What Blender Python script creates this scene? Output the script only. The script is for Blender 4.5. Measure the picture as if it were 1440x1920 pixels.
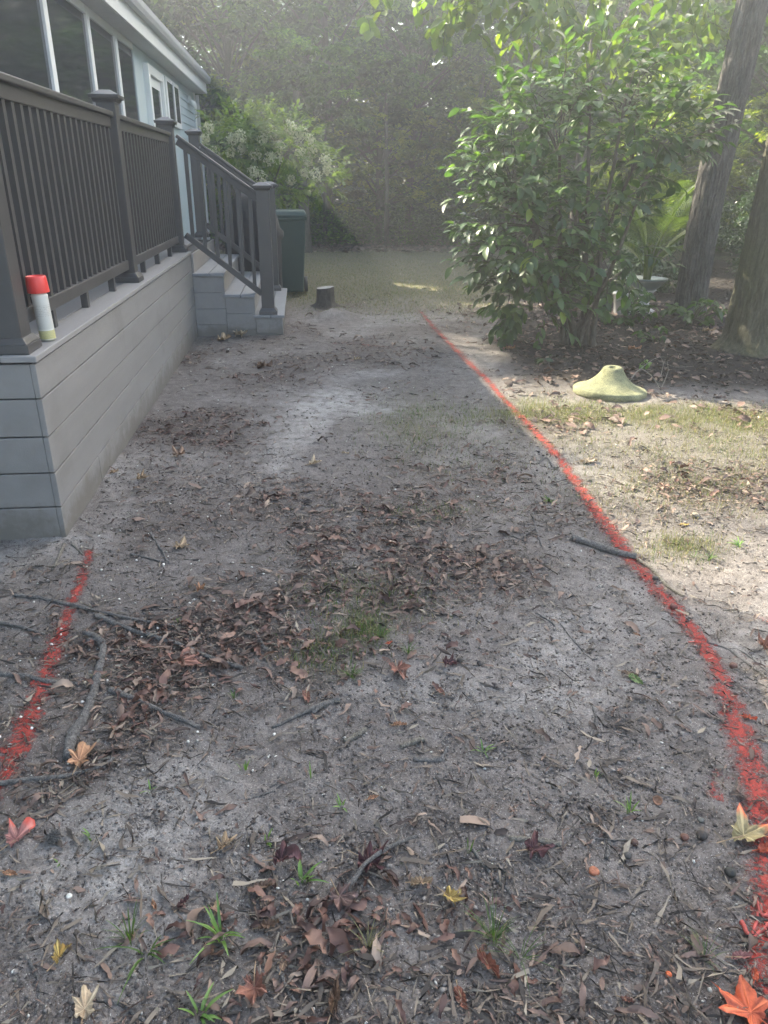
import bpy, math, random
import numpy as np
from mathutils import Vector
random.seed(7); RNG = np.random.default_rng(11)
R = math.radians
for o in list(bpy.data.objects): bpy.data.objects.remove(o)
S = bpy.context.scene
COL = S.collection

# ------------------------------------------------------------------ camera, sky, sun, exposure
CH = 1.45; CF = 1400.0; CP, CYAW, CR = 0.4191, 0.10763, 0.0108
_cy, _sy, _cp, _sp = math.cos(CYAW), math.sin(CYAW), math.cos(CP), math.sin(CP)
FW = np.array([_sy*_cp, _cy*_cp, -_sp]); _rt = np.array([_cy, -_sy, 0.0]); _up = np.cross(_rt, FW)
RT = math.cos(CR)*_rt + math.sin(CR)*_up; UP = -math.sin(CR)*_rt + math.cos(CR)*_up
cam = bpy.data.cameras.new('camera'); co = bpy.data.objects.new('camera', cam); COL.objects.link(co)
from mathutils import Matrix
M = Matrix(((RT[0], UP[0], -FW[0], 0), (RT[1], UP[1], -FW[1], 0), (RT[2], UP[2], -FW[2], CH), (0, 0, 0, 1)))
co.matrix_world = M
cam.sensor_fit = 'VERTICAL'; cam.sensor_height = 32.0; cam.lens = CF/1920*32.0
cam.clip_start = 0.05; cam.clip_end = 500
S.camera = co
SUN_AZ, SUN_EL = 45.0, 36.9            # degrees left of +Y, above the horizon
world = bpy.data.worlds.new('World'); S.world = world; world.use_nodes = True
wn = world.node_tree.nodes; wl = world.node_tree.links
sky = wn.new('ShaderNodeTexSky'); sky.sky_type = 'NISHITA'; sky.sun_disc = False
sky.sun_elevation = R(SUN_EL); sky.sun_rotation = R(SUN_AZ); sky.air_density = 1.0; sky.dust_density = 1.5
wl.new(sky.outputs[0], wn['Background'].inputs[0]); wn['Background'].inputs[1].default_value = 0.13
sd = bpy.data.lights.new('sun', 'SUN'); sd.energy = 5.0; sd.angle = R(0.5); sd.color = (1.0, 0.95, 0.86)
so = bpy.data.objects.new('sun', sd); COL.objects.link(so)
sdir = Vector((-math.sin(R(SUN_AZ))*math.cos(R(SUN_EL)), math.cos(R(SUN_AZ))*math.cos(R(SUN_EL)), math.sin(R(SUN_EL))))
so.rotation_euler = sdir.to_track_quat('Z', 'Y').to_euler(); so.location = (-20, 20, 25)
S.view_settings.view_transform = 'Standard'; S.view_settings.look = 'None'
S.view_settings.exposure = 2.55; S.view_settings.use_white_balance = True; S.view_settings.white_balance_temperature = 7400; S.view_settings.white_balance_tint = 6; S.view_settings.gamma = 1.0; S.view_settings.use_curve_mapping = False
cy = S.cycles
cy.max_bounces = 6; cy.diffuse_bounces = 3; cy.glossy_bounces = 3; cy.transmission_bounces = 4
cy.transparent_max_bounces = 12; cy.volume_bounces = 1; cy.use_denoising = True
cy.sample_clamp_indirect = 4.0; cy.caustics_reflective = False; cy.caustics_refractive = False

def ray(px, py): return FW + RT*(px-720)/CF - UP*(py-960)/CF
def gz(px, py, z=0.0):
    d = ray(px, py); t = (z-CH)/d[2]; return np.array([d[0]*t, d[1]*t, z])

# ------------------------------------------------------------------ noise on arrays
def _hash(i, j, s):
    n = (i.astype(np.int64)*73856093) ^ (j.astype(np.int64)*19349663) ^ (s*83492791)
    n = (n ^ (n >> 13)) * 1274126177; n = n & 0x7fffffff; n = (n ^ (n >> 16)) & 0xffff
    return n/65535.0
def vn(x, y, f, s=0):
    x = np.asarray(x, float)*f; y = np.asarray(y, float)*f
    i = np.floor(x); j = np.floor(y); u = x-i; v = y-j; u = u*u*(3-2*u); v = v*v*(3-2*v)
    return ((_hash(i, j, s)*(1-u)+_hash(i+1, j, s)*u)*(1-v) + (_hash(i, j+1, s)*(1-u)+_hash(i+1, j+1, s)*u)*v)
def fbm(x, y, f, o=4, s=0):
    t = 0; a = 0.5; n = 0
    for k in range(o): t = t+a*vn(x, y, f*2**k, s+k*7); n += a; a *= .5
    return t/n
def sst(a, b, x): t = np.clip((x-a)/(b-a), 0, 1); return t*t*(3-2*t)
def warp(x, y): return x+.12*(vn(x, y, 3., 91)-.5)*2, y+.12*(vn(x, y, 3., 92)-.5)*2

# ------------------------------------------------------------------ ground maps
def m_mulch(x, y):      # dark mulch bed under the shrub and the big trunks
    e = 5.60 - .42*np.clip(x-2.4, 0, 3) + 0.12*np.sin(x*2.1) + .35*(fbm(x, y, 1.2, 3, 5)-.5)
    return sst(-.15, .2, y-e)*sst(1.55, 2.0, x-np.clip(y-6.8, 0, 9)*.30+.25*(fbm(x, y, 1.5, 2, 6)-.5))*(1-sst(14, 16, y))
def m_bed2(x, y):       # leaf litter under the wood edge
    return sst(17.2, 18.6, y + .8*(fbm(x, y, .7, 3, 8)-.5) - .06*x)
def m_lawn(x, y): return sst(8.2, 11.5, y+1.2*(fbm(x, y, .8, 3, 12)-.5)+.25*x)*(1-m_bed2(x, y))*(1-m_mulch(x, y))
def _blob(x, y, cx, cyy, rx, ry): return np.exp(-(((x-cx)/rx)**2+((y-cyy)/ry)**2))
def m_grass(x, y):
    g = _blob(x, y, 2.1, 4.75, .9, .22)*1.0 + _blob(x, y, 2.9, 4.5, .5, .3)*1.1 + _blob(x, y, 1.75, 4.9, .35, .4)*.8
    g = g + _blob(x, y, .02, 2.08, .10, .09)*.7 + _blob(x, y, .16, 2.22, .10, .10)*.7 + _blob(x, y, .22, 2.45, .25, .2)*.3
    g = g + _blob(x, y, .75, 4.6, .35, .7)*.45 + _blob(x, y, 1.6, 2.75, .2, .12)*.7 + _blob(x, y, .55, 3.2, .25, .12)*.3
    g = g + _blob(x, y, 2.3, 3.9, .9, .5)*.5 + _blob(x, y, 1.9, 3.3, .5, .3)*.35
    return np.clip(g*(0.25+1.3*fbm(x, y, 5, 3, 17)), 0, 1)
def m_litter(x, y):     # where bark strips and dead leaves gather
    xw, yw = warp(x, y)
    n = fbm(xw, yw*.8, 1.9, 5, 31)
    b = .10
    b = b + .55*_blob(x, y, .0, 2.35, .55, .42) + .45*_blob(x, y, -.35, 2.2, .35, .25) + .38*_blob(x, y, -.55, 4.6, .55, 2.6)
    b = b + .4*_blob(x, y, -.1, 1.02, .3, .18) + .35*_blob(x, y, .05, 1.2, .22, .1) + .28*_blob(x, y, .6, 3.2, .3, .35)
    b = b + .25*_blob(x, y, .5, 1.05, .2, .25) + .35*_blob(x, y, -.62, 1.55, .18, .12)
    b = b + .45*_blob(x, y, 2.5, 4.2, 1.3, 1.2) + .45*_blob(x, y, 1.9, 5.6, 1.0, .45) + .25*_blob(x, y, .1, 3.3, .9, .8)
    b = b + .25*_blob(x, y, .4, 5.5, 1.5, 1.8)
    return np.clip((n-.5)*2.6 + b, 0, 1)
def m_sand(x, y):
    xw, yw = warp(x, y)
    n = fbm(xw+9, yw, 1.4, 5, 51)
    b = .62*_blob(x, y, .70, 1.95, .34, .6)+.5*_blob(x, y, .22, 4.3, .4, 1.2)+.3*_blob(x, y, -.3, 1.35, .3, .25)+.3*_blob(x, y, .35, 7.6, .7, .8)+.2*_blob(x, y, .55, 2.6, .4, .3)
    return np.clip((n-.52)*3.0+b, 0, 1)*(1-.8*m_litter(x, y))*(1-.75*sst(1.5, 2.1, x)*sst(2.6, 3.2, y))*(1-m_mulch(x, y))
def height(x, y, fine=True):
    x = np.asarray(x, float); y = np.asarray(y, float)
    h = .050*(fbm(x, y, .55, 3, 1)-.5) + .022*(fbm(x, y, 2.3, 3, 2)-.5) + .030*(x > 1.4)*(m_mulch(x, y))
    h = h - .018*_blob(x, y, .85, 1.75, .12, .55) - .012*_blob(x, y, .2, 1.6, .4, .2)
    h = h + .10*_blob(x, y, .36, 8.7, .22, .2)*(.6+.8*fbm(x, y, 9, 3, 4))
    h = h + .05*_blob(x, y, 4.45, 8.1, .45, .45) + .05*_blob(x, y, 4.1, 6.2, .6, .55)
    if fine:
        r = np.hypot(x, y)
        a = 1/(1+(r/7)**2)
        li = m_litter(x, y)
        h = h + a*(.012*(fbm(x, y, 14, 3, 21)-.5) + (.006+.006*li)*(fbm(x, y, 55, 2, 22)-.5) + .0050*(vn(x, y, 170, 23)-.5)+.0028*(vn(x, y, 340, 24)-.5))
    far = sst(40, 60, np.hypot(x, y))
    return h*(1-far)
def hz(x, y): return float(height(np.array([x]), np.array([y]), False)[0])
def gp(px, py, dz=0.0):
    p = gz(px, py); z = hz(p[0], p[1]); p = gz(px, py, z); return (p[0], p[1], hz(p[0], p[1])+dz)

# ------------------------------------------------------------------ mesh helpers
def mk(name, V, F, mat=None, parent=None, smooth=False, attrs=None, mod=None):
    """F: list of faces or numpy array (n,k)"""
    me = bpy.data.meshes.new(name)
    V = np.asarray(V, dtype=np.float32)
    if isinstance(F, np.ndarray):
        n, k = F.shape
        me.vertices.add(len(V)); me.vertices.foreach_set('co', V.ravel())
        me.loops.add(n*k); me.loops.foreach_set('vertex_index', F.astype(np.int32).ravel())
        me.polygons.add(n); me.polygons.foreach_set('loop_start', np.arange(0, n*k, k, dtype=np.int32))
        me.update(calc_edges=True)
    else:
        me.from_pydata([tuple(map(float, v)) for v in V], [], F); me.update()
    if smooth: me.polygons.foreach_set('use_smooth', [True]*len(me.polygons))
    if attrs:
        for k_, a in attrs.items():
            at = me.attributes.new(k_, 'FLOAT', 'POINT'); at.data.foreach_set('value', np.asarray(a, np.float32))
    o = bpy.data.objects.new(name, me); COL.objects.link(o)
    if mat: me.materials.append(mat)
    if parent: o.parent = parent
    if mod: 
        b = o.modifiers.new('bevel', 'BEVEL'); b.width = mod; b.segments = 2; b.limit_method = 'ANGLE'
    return o
def empty(name, loc=(0, 0, 0)):
    o = bpy.data.objects.new(name, None); COL.objects.link(o); o.location = loc; o.empty_display_size = .1; return o
def tag(o, label=None, cat=None, group=None, kind=None):
    if label: o['label'] = label
    if cat: o['category'] = cat
    if group: o['group'] = group
    if kind: o['kind'] = kind
    return o
BOXF = [(0, 3, 2, 1), (4, 5, 6, 7), (0, 1, 5, 4), (1, 2, 6, 5), (2, 3, 7, 6), (3, 0, 4, 7)]
def boxv(x0, x1, y0, y1, z0, z1):
    return [(x0, y0, z0), (x1, y0, z0), (x1, y1, z0), (x0, y1, z0), (x0, y0, z1), (x1, y0, z1), (x1, y1, z1), (x0, y1, z1)]
def box(name, x0, x1, y0, y1, z0, z1, mat, parent, bev=.003, loc=None):
    l = parent.location if parent else Vector((0, 0, 0))
    return mk(name, [(a-l.x, b-l.y, c-l.z) for a, b, c in boxv(x0, x1, y0, y1, z0, z1)], BOXF, mat, parent, mod=bev)
def sbox(name, a, b, w, h, mat, parent, bev=.003):
    """a bar from a to b; w = horizontal width, h = height, square to the bar"""
    a = Vector(a); b = Vector(b); d = (b-a).normalized(); s = d.cross(Vector((0, 0, 1))).normalized(); u = s.cross(d).normalized()
    l = parent.location if parent else Vector((0, 0, 0)); V = []
    for p in (a, b):
        for (i, j) in ((-1, -1), (1, -1), (1, 1), (-1, 1)): V.append(tuple(p-l+s*i*w/2+u*j*h/2))
    return mk(name, V, [(0, 1, 2, 3), (7, 6, 5, 4), (0, 4, 5, 1), (1, 5, 6, 2), (2, 6, 7, 3), (3, 7, 4, 0)], mat, parent, mod=bev)
class MB:
    def __init__(s): s.V = []; s.F = []; s.n = 0
    def add(s, V, F):
        s.V.extend([tuple(v) for v in V]); s.F.extend([tuple(i+s.n for i in f) for f in F]); s.n += len(V); return s
    def build(s, name, mat, parent=None, smooth=False, **k):
        l = parent.location if parent else Vector((0, 0, 0))
        return mk(name, [(a-l.x, b-l.y, c-l.z) for a, b, c in s.V], s.F, mat, parent, smooth, **k)
def tube(path, rad, seg=8, rough=0.0, cap=True):
    P = [Vector(p) for p in path]; V = []; F = []; n = len(P)
    if not hasattr(rad, '__len__'): rad = [rad]*n
    ref = Vector((0, 0, 1)) if abs((P[-1]-P[0]).normalized().z) < .8 else Vector((1, 0, 0))
    for i, p in enumerate(P):
        d = (P[min(i+1, n-1)]-P[max(i-1, 0)]).normalized(); s = d.cross(ref).normalized(); u = s.cross(d)
        for k in range(seg):
            a = 2*math.pi*k/seg; r = rad[i]*(1+rough*random.uniform(-1, 1)); V.append(p+s*math.cos(a)*r+u*math.sin(a)*r)
    for i in range(n-1):
        for k in range(seg): F.append((i*seg+k, i*seg+(k+1) % seg, (i+1)*seg+(k+1) % seg, (i+1)*seg+k))
    if cap: F.append(tuple(range(seg-1, -1, -1))); F.append(tuple((n-1)*seg+k for k in range(seg)))
    return V, F
def smooth_path(pts, sub=4, wob=0.0):
    P = [Vector(p) for p in pts]; out = []
    for i in range(len(P)-1):
        p0 = P[max(i-1, 0)]; p1 = P[i]; p2 = P[i+1]; p3 = P[min(i+2, len(P)-1)]
        for k in range(sub):
            t = k/sub
            q = .5*((2*p1)+(p2-p0)*t+(2*p0-5*p1+4*p2-p3)*t*t+(3*p1-p0-3*p2+p3)*t**3)
            if wob: q = q+Vector((random.uniform(-1, 1), random.uniform(-1, 1), random.uniform(-.4, .4)))*wob
            out.append(q)
    out.append(P[-1]); return out
def lathe(prof, seg=32, sq=0):
    V = []; F = []
    for r, z in prof:
        for k in range(seg): a = 2*math.pi*k/seg; V.append((r*math.cos(a), r*math.sin(a), z))
    for i in range(len(prof)-1):
        for k in range(seg): F.append((i*seg+k, i*seg+(k+1) % seg, (i+1)*seg+(k+1) % seg, (i+1)*seg+k))
    return V, F
def scatter(tv, tf, T, X, Y, Z, SC, jit=0):
    """many copies of a small template in one vertex array; X,Y,Z = unit axes (N,3), SC (N,) or (N,3)"""
    tv = np.asarray(tv, float); tf = np.asarray(tf); N = len(T); SC = np.asarray(SC, float)
    if SC.ndim == 1: SC = np.repeat(SC[:, None], 3, 1)
    q = (tv[None]+(RNG.normal(0, jit, (N, len(tv), 3)) if jit else 0))*SC[:, None, :]
    V = T[:, None, :] + q[..., 0:1]*X[:, None, :] + q[..., 1:2]*Y[:, None, :] + q[..., 2:3]*Z[:, None, :]
    F = tf[None]+(np.arange(N)*len(tv))[:, None, None]
    return V.reshape(-1, 3), F.reshape(-1, tf.shape[1])
def nrm(a): return a/np.maximum(np.linalg.norm(a, axis=-1, keepdims=True), 1e-9)
def frames(d, nhint):
    """X = d (length axis), Z close to nhint"""
    X = nrm(d); Y = nrm(np.cross(nhint, X)); Z = np.cross(X, Y); return X, Y, Z

# ------------------------------------------------------------------ materials
def new_mat(name):
    m = bpy.data.materials.new(name); m.use_nodes = True; nt = m.node_tree; return m, nt, nt.nodes, nt.links, nt.nodes['Principled BSDF']
def node(nt, t, **k):
    n = nt.nodes.new(t)
    for a, b in k.items(): setattr(n, a, b)
    return n
def ramp(nt, fac, stops, interp='LINEAR'):
    r = nt.nodes.new('ShaderNodeValToRGB'); r.color_ramp.interpolation = interp
    e = r.color_ramp.elements
    while len(e) < len(stops): e.new(.5)
    for i, (p, c) in enumerate(stops): e[i].position = p; e[i].color = (*c, 1) if len(c) == 3 else c
    nt.links.new(fac, r.inputs[0]); return r.outputs[0]
def noise(nt, scale, detail=4, rough=.6, vec=None, dist=0):
    n = nt.nodes.new('ShaderNodeTexNoise'); n.inputs['Scale'].default_value = scale; n.inputs['Detail'].default_value = detail
    n.inputs['Roughness'].default_value = rough; n.inputs['Distortion'].default_value = dist
    if vec is None: vec = coord(nt)
    nt.links.new(vec, n.inputs['Vector']); return n.outputs['Fac']
def coord(nt, scale=None):
    tc = nt.nodes.new('ShaderNodeTexCoord'); v = tc.outputs['Object']
    if scale:
        mp = nt.nodes.new('ShaderNodeMapping'); mp.inputs['Scale'].default_value = scale; nt.links.new(v, mp.inputs[0]); v = mp.outputs[0]
    return v
def mixc(nt, fac, a, b, typ='MIX'):
    m = nt.nodes.new('ShaderNodeMix'); m.data_type = 'RGBA'; m.blend_type = typ
    for s, v in ((m.inputs[0], fac), (m.inputs[6], a), (m.inputs[7], b)):
        if isinstance(v, (int, float)): s.default_value = v
        elif isinstance(v, tuple): s.default_value = (*v, 1)
        else: nt.links.new(v, s)
    return m.outputs[2]
def math_(nt, op, a, b=0.0, c=None):
    m = nt.nodes.new('ShaderNodeMath'); m.operation = op
    for i, v in enumerate((a, b) if c is None else (a, b, c)):
        if isinstance(v, (int, float)): m.inputs[i].default_value = v
        else: nt.links.new(v, m.inputs[i])
    return m.outputs[0]
def bump(nt, bsdf, h, strength=.5, dist=.01):
    b = nt.nodes.new('ShaderNodeBump'); b.inputs['Strength'].default_value = strength; b.inputs['Distance'].default_value = dist
    nt.links.new(h, b.inputs['Height']); nt.links.new(b.outputs[0], bsdf.inputs['Normal']); return b
def attr(nt, name):
    a = nt.nodes.new('ShaderNodeAttribute'); a.attribute_name = name; return a.outputs['Fac']
def island(nt): return nt.nodes.new('ShaderNodeNewGeometry').outputs['Random Per Island']

def plain(name, c, rough=.6, var=.25, scale=8, bmp=0, bscale=60, metal=0, spec=.5, stretch=None):
    m, nt, N, L, b = new_mat(name)
    v = coord(nt, stretch)
    f = noise(nt, scale, 5, .65, v)
    lo = tuple(x*(1-var) for x in c); hi = tuple(min(x*(1+var), 1) for x in c)
    L.new(ramp(nt, f, [(.25, lo), (.75, hi)]), b.inputs['Base Color'])
    b.inputs['Roughness'].default_value = rough; b.inputs['Metallic'].default_value = metal; b.inputs['Specular IOR Level'].default_value = spec
    if bmp: bump(nt, b, noise(nt, bscale, 4, .6, v), bmp, .004)
    return m
def leafmat(name, cols, rough=.45, trans=.35, tcol=(1.2, 1.5, .5), spec=.5, veins=False, clump=0):
    m, nt, N, L, b = new_mat(name)
    c = ramp(nt, island(nt), [(i/(max(len(cols)-1, 1)), cc) for i, cc in enumerate(cols)])
    f = noise(nt, 35, 3, .6)
    c = mixc(nt, .5, c, mixc(nt, f, tuple([.55]*3), tuple([1.45]*3)), 'MULTIPLY')
    if clump: c = mixc(nt, 1.0, c, ramp(nt, noise(nt, clump, 3, .6), [(.36, (.35, .40, .42)), (.5, (.95, 1.0, .9)), (.64, (2.0, 1.9, 1.3))]), 'MULTIPLY')
    L.new(c, b.inputs['Base Color']); b.inputs['Roughness'].default_value = rough; b.inputs['Specular IOR Level'].default_value = spec
    if trans:
        t = node(nt, 'ShaderNodeBsdfTranslucent'); L.new(mixc(nt, 1.0, c, tcol, 'MULTIPLY'), t.inputs[0])
        mx = node(nt, 'ShaderNodeMixShader'); mx.inputs[0].default_value = trans
        L.new(b.outputs[0], mx.inputs[1]); L.new(t.outputs[0], mx.inputs[2]); L.new(mx.outputs[0], N['Material Output'].inputs[0])
    return m

def ground_mat():
    m, nt, N, L, b = new_mat('soil')
    v = coord(nt)
    big = noise(nt, 1.7, 5, .6, v); mid = noise(nt, 14, 6, .7, v); fine = noise(nt, 160, 5, .75, v); grain = noise(nt, 620, 3, .7, v)
    soil = ramp(nt, mid, [(.25, (.105, .092, .084)), (.5, (.185, .166, .154)), (.78, (.29, .266, .248))])
    soil = mixc(nt, .55, soil, ramp(nt, fine, [(.3, (.35, .33, .33)), (.5, (.92, .90, .90)), (.72, (1.9, 1.85, 1.8))]), 'MULTIPLY')
    sand = ramp(nt, fine, [(.25, (.19, .172, .160)), (.5, (.39, .365, .342)), (.75, (.56, .53, .505))])
    sf = math_(nt, 'MULTIPLY', attr(nt, 'sand'), ramp(nt, mid, [(.35, (.25,)*3), (.6, (1,)*3)]))
    c = mixc(nt, sf, soil, sand)
    lit = ramp(nt, fine, [(.3, (.034, .027, .023)), (.6, (.09, .068, .056)), (.8, (.18, .13, .105))])
    c = mixc(nt, math_(nt, 'MULTIPLY', attr(nt, 'litter'), .50), c, lit)
    moss = ramp(nt, fine, [(.3, (.04, .045, .02)), (.7, (.15, .14, .07))])
    c = mixc(nt, math_(nt, 'MULTIPLY', attr(nt, 'grass'), .8), c, moss)
    lawn = ramp(nt, noise(nt, 30, 6, .8, v), [(.3, (.075, .062, .040)), (.5, (.15, .132, .080)), (.72, (.27, .24, .15))])
    c = mixc(nt, math_(nt, 'MULTIPLY', attr(nt, 'lawn'), .85), c, lawn)
    mul = ramp(nt, noise(nt, 45, 6, .8, v), [(.3, (.010, .009, .009)), (.55, (.030, .024, .022)), (.8, (.085, .06, .045))])
    c = mixc(nt, math_(nt, 'MULTIPLY', attr(nt, 'mulch'), .93), c, mul)
    # pale quartz grains and dark specks
    vo = node(nt, 'ShaderNodeTexVoronoi'); vo.inputs['Scale'].default_value = 210; L.new(v, vo.inputs['Vector'])
    sp = math_(nt, 'MULTIPLY', math_(nt, 'LESS_THAN', vo.outputs['Distance'], .26), math_(nt, 'GREATER_THAN', node_sep(nt, vo.outputs['Color']), .80))
    sp = math_(nt, 'MULTIPLY', sp, math_(nt, 'SUBTRACT', 1.0, attr(nt, 'mulch')))
    c = mixc(nt, math_(nt, 'MULTIPLY', sp, .75), c, (.55, .53, .50))
    vo2 = node(nt, 'ShaderNodeTexVoronoi'); vo2.inputs['Scale'].default_value = 120; L.new(v, vo2.inputs['Vector'])
    sp2 = math_(nt, 'MULTIPLY', math_(nt, 'LESS_THAN', vo2.outputs['Distance'], .3), math_(nt, 'GREATER_THAN', node_sep(nt, vo2.outputs['Color']), .7))
    c = mixc(nt, math_(nt, 'MULTIPLY', sp2, .45), c, (.055, .045, .040))
    L.new(c, b.inputs['Base Color']); b.inputs['Roughness'].default_value = .95; b.inputs['Specular IOR Level'].default_value = .15
    h = math_(nt, 'ADD', math_(nt, 'MULTIPLY', fine, 1.0), math_(nt, 'MULTIPLY', grain, .5))
    h = math_(nt, 'ADD', h, math_(nt, 'MULTIPLY', mid, 1.2))
    bump(nt, b, h, .75, .009)
    return m
def node_sep(nt, c):
    s = nt.nodes.new('ShaderNodeSeparateColor'); nt.links.new(c, s.inputs[0]); return s.outputs[0]

def paint_mat(name, col, cover):
    m, nt, N, L, b = new_mat(name)
    v = coord(nt)
    f = noise(nt, 90, 5, .75, v); g = noise(nt, 420, 3, .7, v); big = noise(nt, 16, 5, .7, v)
    lo = tuple(x*.32 for x in col)
    L.new(ramp(nt, g, [(.3, lo), (.6, col), (.8, tuple(min(x*1.3+.04, 1) for x in col))]), b.inputs['Base Color'])
    b.inputs['Roughness'].default_value = .8; b.inputs['Specular IOR Level'].default_value = .2
    bump(nt, b, f, .35, .006)
    e = attr(nt, 'edge')                       # 1 in the middle of the stripe, 0 at its rim
    t = math_(nt, 'ADD', math_(nt, 'MULTIPLY', e, cover), math_(nt, 'MULTIPLY', math_(nt, 'SUBTRACT', big, .5), 1.9))
    n = math_(nt, 'ADD', math_(nt, 'MULTIPLY', f, .55), math_(nt, 'MULTIPLY', g, .45))
    n = math_(nt, 'ADD', math_(nt, 'MULTIPLY', math_(nt, 'SUBTRACT', n, .5), 4.6), .60)
    k = math_(nt, 'MULTIPLY', math_(nt, 'SUBTRACT', t, n), 3.0)
    k = math_(nt, 'MINIMUM', math_(nt, 'MAXIMUM', k, 0.0), .97)
    tr = node(nt, 'ShaderNodeBsdfTransparent'); mx = node(nt, 'ShaderNodeMixShader')
    L.new(k, mx.inputs[0]); L.new(tr.outputs[0], mx.inputs[1]); L.new(b.outputs[0], mx.inputs[2]); L.new(mx.outputs[0], N['Material Output'].inputs[0])
    return m

def bark_mat(name, dark, light, moss=None, vs=(9, 9, 2.0)):
    m, nt, N, L, b = new_mat(name)
    v = coord(nt, vs)
    f = noise(nt, 3.2, 7, .7, v, .8); g = noise(nt, 2.2, 4, .6)
    c = ramp(nt, f, [(.32, dark), (.52, tuple((a+bb)/2 for a, bb in zip(dark, light))), (.7, light)])
    if moss: c = mixc(nt, math_(nt, 'MULTIPLY', math_(nt, 'MULTIPLY', g, g), 1.3), c, moss)
    pl = noise(nt, 40, 5, .7)
    c = mixc(nt, .5, c, ramp(nt, pl, [(.3, (.5, .5, .5)), (.7, (1.5, 1.5, 1.5))]), 'MULTIPLY')
    L.new(c, b.inputs['Base Color']); b.inputs['Roughness'].default_value = .92; b.inputs['Specular IOR Level'].default_value = .2
    bump(nt, b, math_(nt, 'ADD', f, math_(nt, 'MULTIPLY', pl, .3)), .9, .02)
    return m
def concrete_mat():
    m, nt, N, L, b = new_mat('mossy_concrete')
    v = coord(nt); g = noise(nt, 170, 3, .8, v); f = noise(nt, 6, 5, .6, v)
    c = ramp(nt, f, [(.3, (.15, .155, .10)), (.55, (.26, .255, .15)), (.8, (.36, .345, .23))])
    c = mixc(nt, .75, c, ramp(nt, g, [(.38, (.28, .29, .26)), (.5, (1, 1, 1)), (.62, (1.5, 1.5, 1.4))]), 'MULTIPLY')
    c = mixc(nt, 1.0, c, ramp(nt, noise(nt, 14, 6, .75, v), [(.34, (.62, .63, .55)), (.5, (1, 1, 1)), (.75, (1.15, 1.12, 1.1))]), 'MULTIPLY')
    L.new(c, b.inputs['Base Color']); b.inputs['Roughness'].default_value = .95; b.inputs['Specular IOR Level'].default_value = .2
    bump(nt, b, g, .8, .006); return m

MAT = {}
MAT['soil'] = ground_mat()
MAT['skirt'] = plain('grey_composite_board', (.225, .215, .208), .62, .14, 5, .35, 160, stretch=(1, .12, 1))
def add_grime(m):
    nt = m.node_tree; b = nt.nodes['Principled BSDF']; L = nt.links; src = b.inputs['Base Color'].links[0].from_socket
    g = nt.nodes.new('ShaderNodeNewGeometry'); sp = node(nt, 'ShaderNodeSeparateXYZ'); L.new(g.outputs['Position'], sp.inputs[0])
    n = noise(nt, 9, 6, .7, g.outputs['Position']); n2 = noise(nt, 3, 4, .6, g.outputs['Position'])
    k = math_(nt, 'SUBTRACT', math_(nt, 'ADD', math_(nt, 'MULTIPLY', n, .42), -.06), sp.outputs[2]); k = math_(nt, 'MINIMUM', math_(nt, 'MAXIMUM', math_(nt, 'MULTIPLY', k, 7.0), 0.0), .75)
    c = mixc(nt, k, src, (.13, .115, .095)); c = mixc(nt, math_(nt, 'MULTIPLY', sm_(nt, n2, .5, .75), .3), c, (.12, .115, .10)); L.new(c, b.inputs['Base Color'])
def sm_(nt, v, a, b):
    m = nt.nodes.new('ShaderNodeMapRange'); m.interpolation_type = 'SMOOTHSTEP'; m.inputs[1].default_value = a; m.inputs[2].default_value = b; nt.links.new(v, m.inputs[0]); return m.outputs[0]
add_grime(MAT['skirt'])
MAT['trim'] = plain('deck_edge_board', (.25, .24, .235), .6, .12, 6, .2, 150, stretch=(1, .15, 1))
MAT['deck'] = plain('grey_deck_board', (.17, .168, .175), .5, .12, 6, .25, 140, stretch=(1, .1, 1))
MAT['rail'] = plain('dark_bronze_railing', (.065, .060, .058), .42, .15, 8)
MAT['stair'] = plain('stair_tread', (.22, .225, .235), .5, .12, 7, .2, 140)
MAT['white'] = plain('white_trim', (.74, .76, .76), .45, .05, 5)
MAT['siding'] = plain('pale_blue_siding', (.46, .55, .58), .55, .05, 4, .1, 120)
MAT['soffit'] = plain('white_soffit', (.55, .56, .56), .6, .06, 6)
MAT['gutter'] = plain('grey_gutter', (.42, .43, .44), .45, .08, 5)
MAT['shingle'] = plain('roof_shingle', (.085, .080, .078), .9, .4, 30, .5, 200)
MAT['glass'] = plain('dark_window_glass', (.030, .034, .038), .06, .1, 2)
MAT['rubber'] = plain('black_cover_fabric', (.022, .022, .024), .75, .3, 7, .5, 25)
MAT['bin'] = plain('dark_green_plastic', (.018, .045, .036), .5, .12, 6, .1, 90)
MAT['blackp'] = plain('black_plastic', (.02, .02, .02), .45, .1, 8)
MAT['stump'] = bark_mat('stump_bark', (.045, .037, .03), (.14, .12, .10))
MAT['stumptop'] = plain('weathered_cut_wood', (.30, .29, .27), .85, .3, 18, .4, 60)
MAT['concrete'] = concrete_mat()
MAT['bark'] = bark_mat('ridged_oak_bark', (.022, .020, .019), (.18, .168, .155), None, (11, 11, 2.2))
MAT['bark2'] = bark_mat('mossy_bark', (.045, .038, .030), (.16, .145, .11), (.085, .095, .035), (12, 12, 2.4))
MAT['bark3'] = bark_mat('forest_bark', (.05, .043, .036), (.17, .15, .125))
MAT['stem'] = bark_mat('shrub_bark', (.055, .047, .038), (.17, .15, .12))
MAT['stick'] = bark_mat('grey_stick_bark', (.07, .065, .062), (.30, .285, .27), None, (40, 40, 40))
MAT['stickpale'] = bark_mat('pale_stick_bark', (.10, .09, .075), (.36, .33, .28), None, (40, 40, 40))
MAT['redstick'] = plain('red_painted_stick', (.36, .06, .05), .7, .5, 60, .4, 200)
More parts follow.
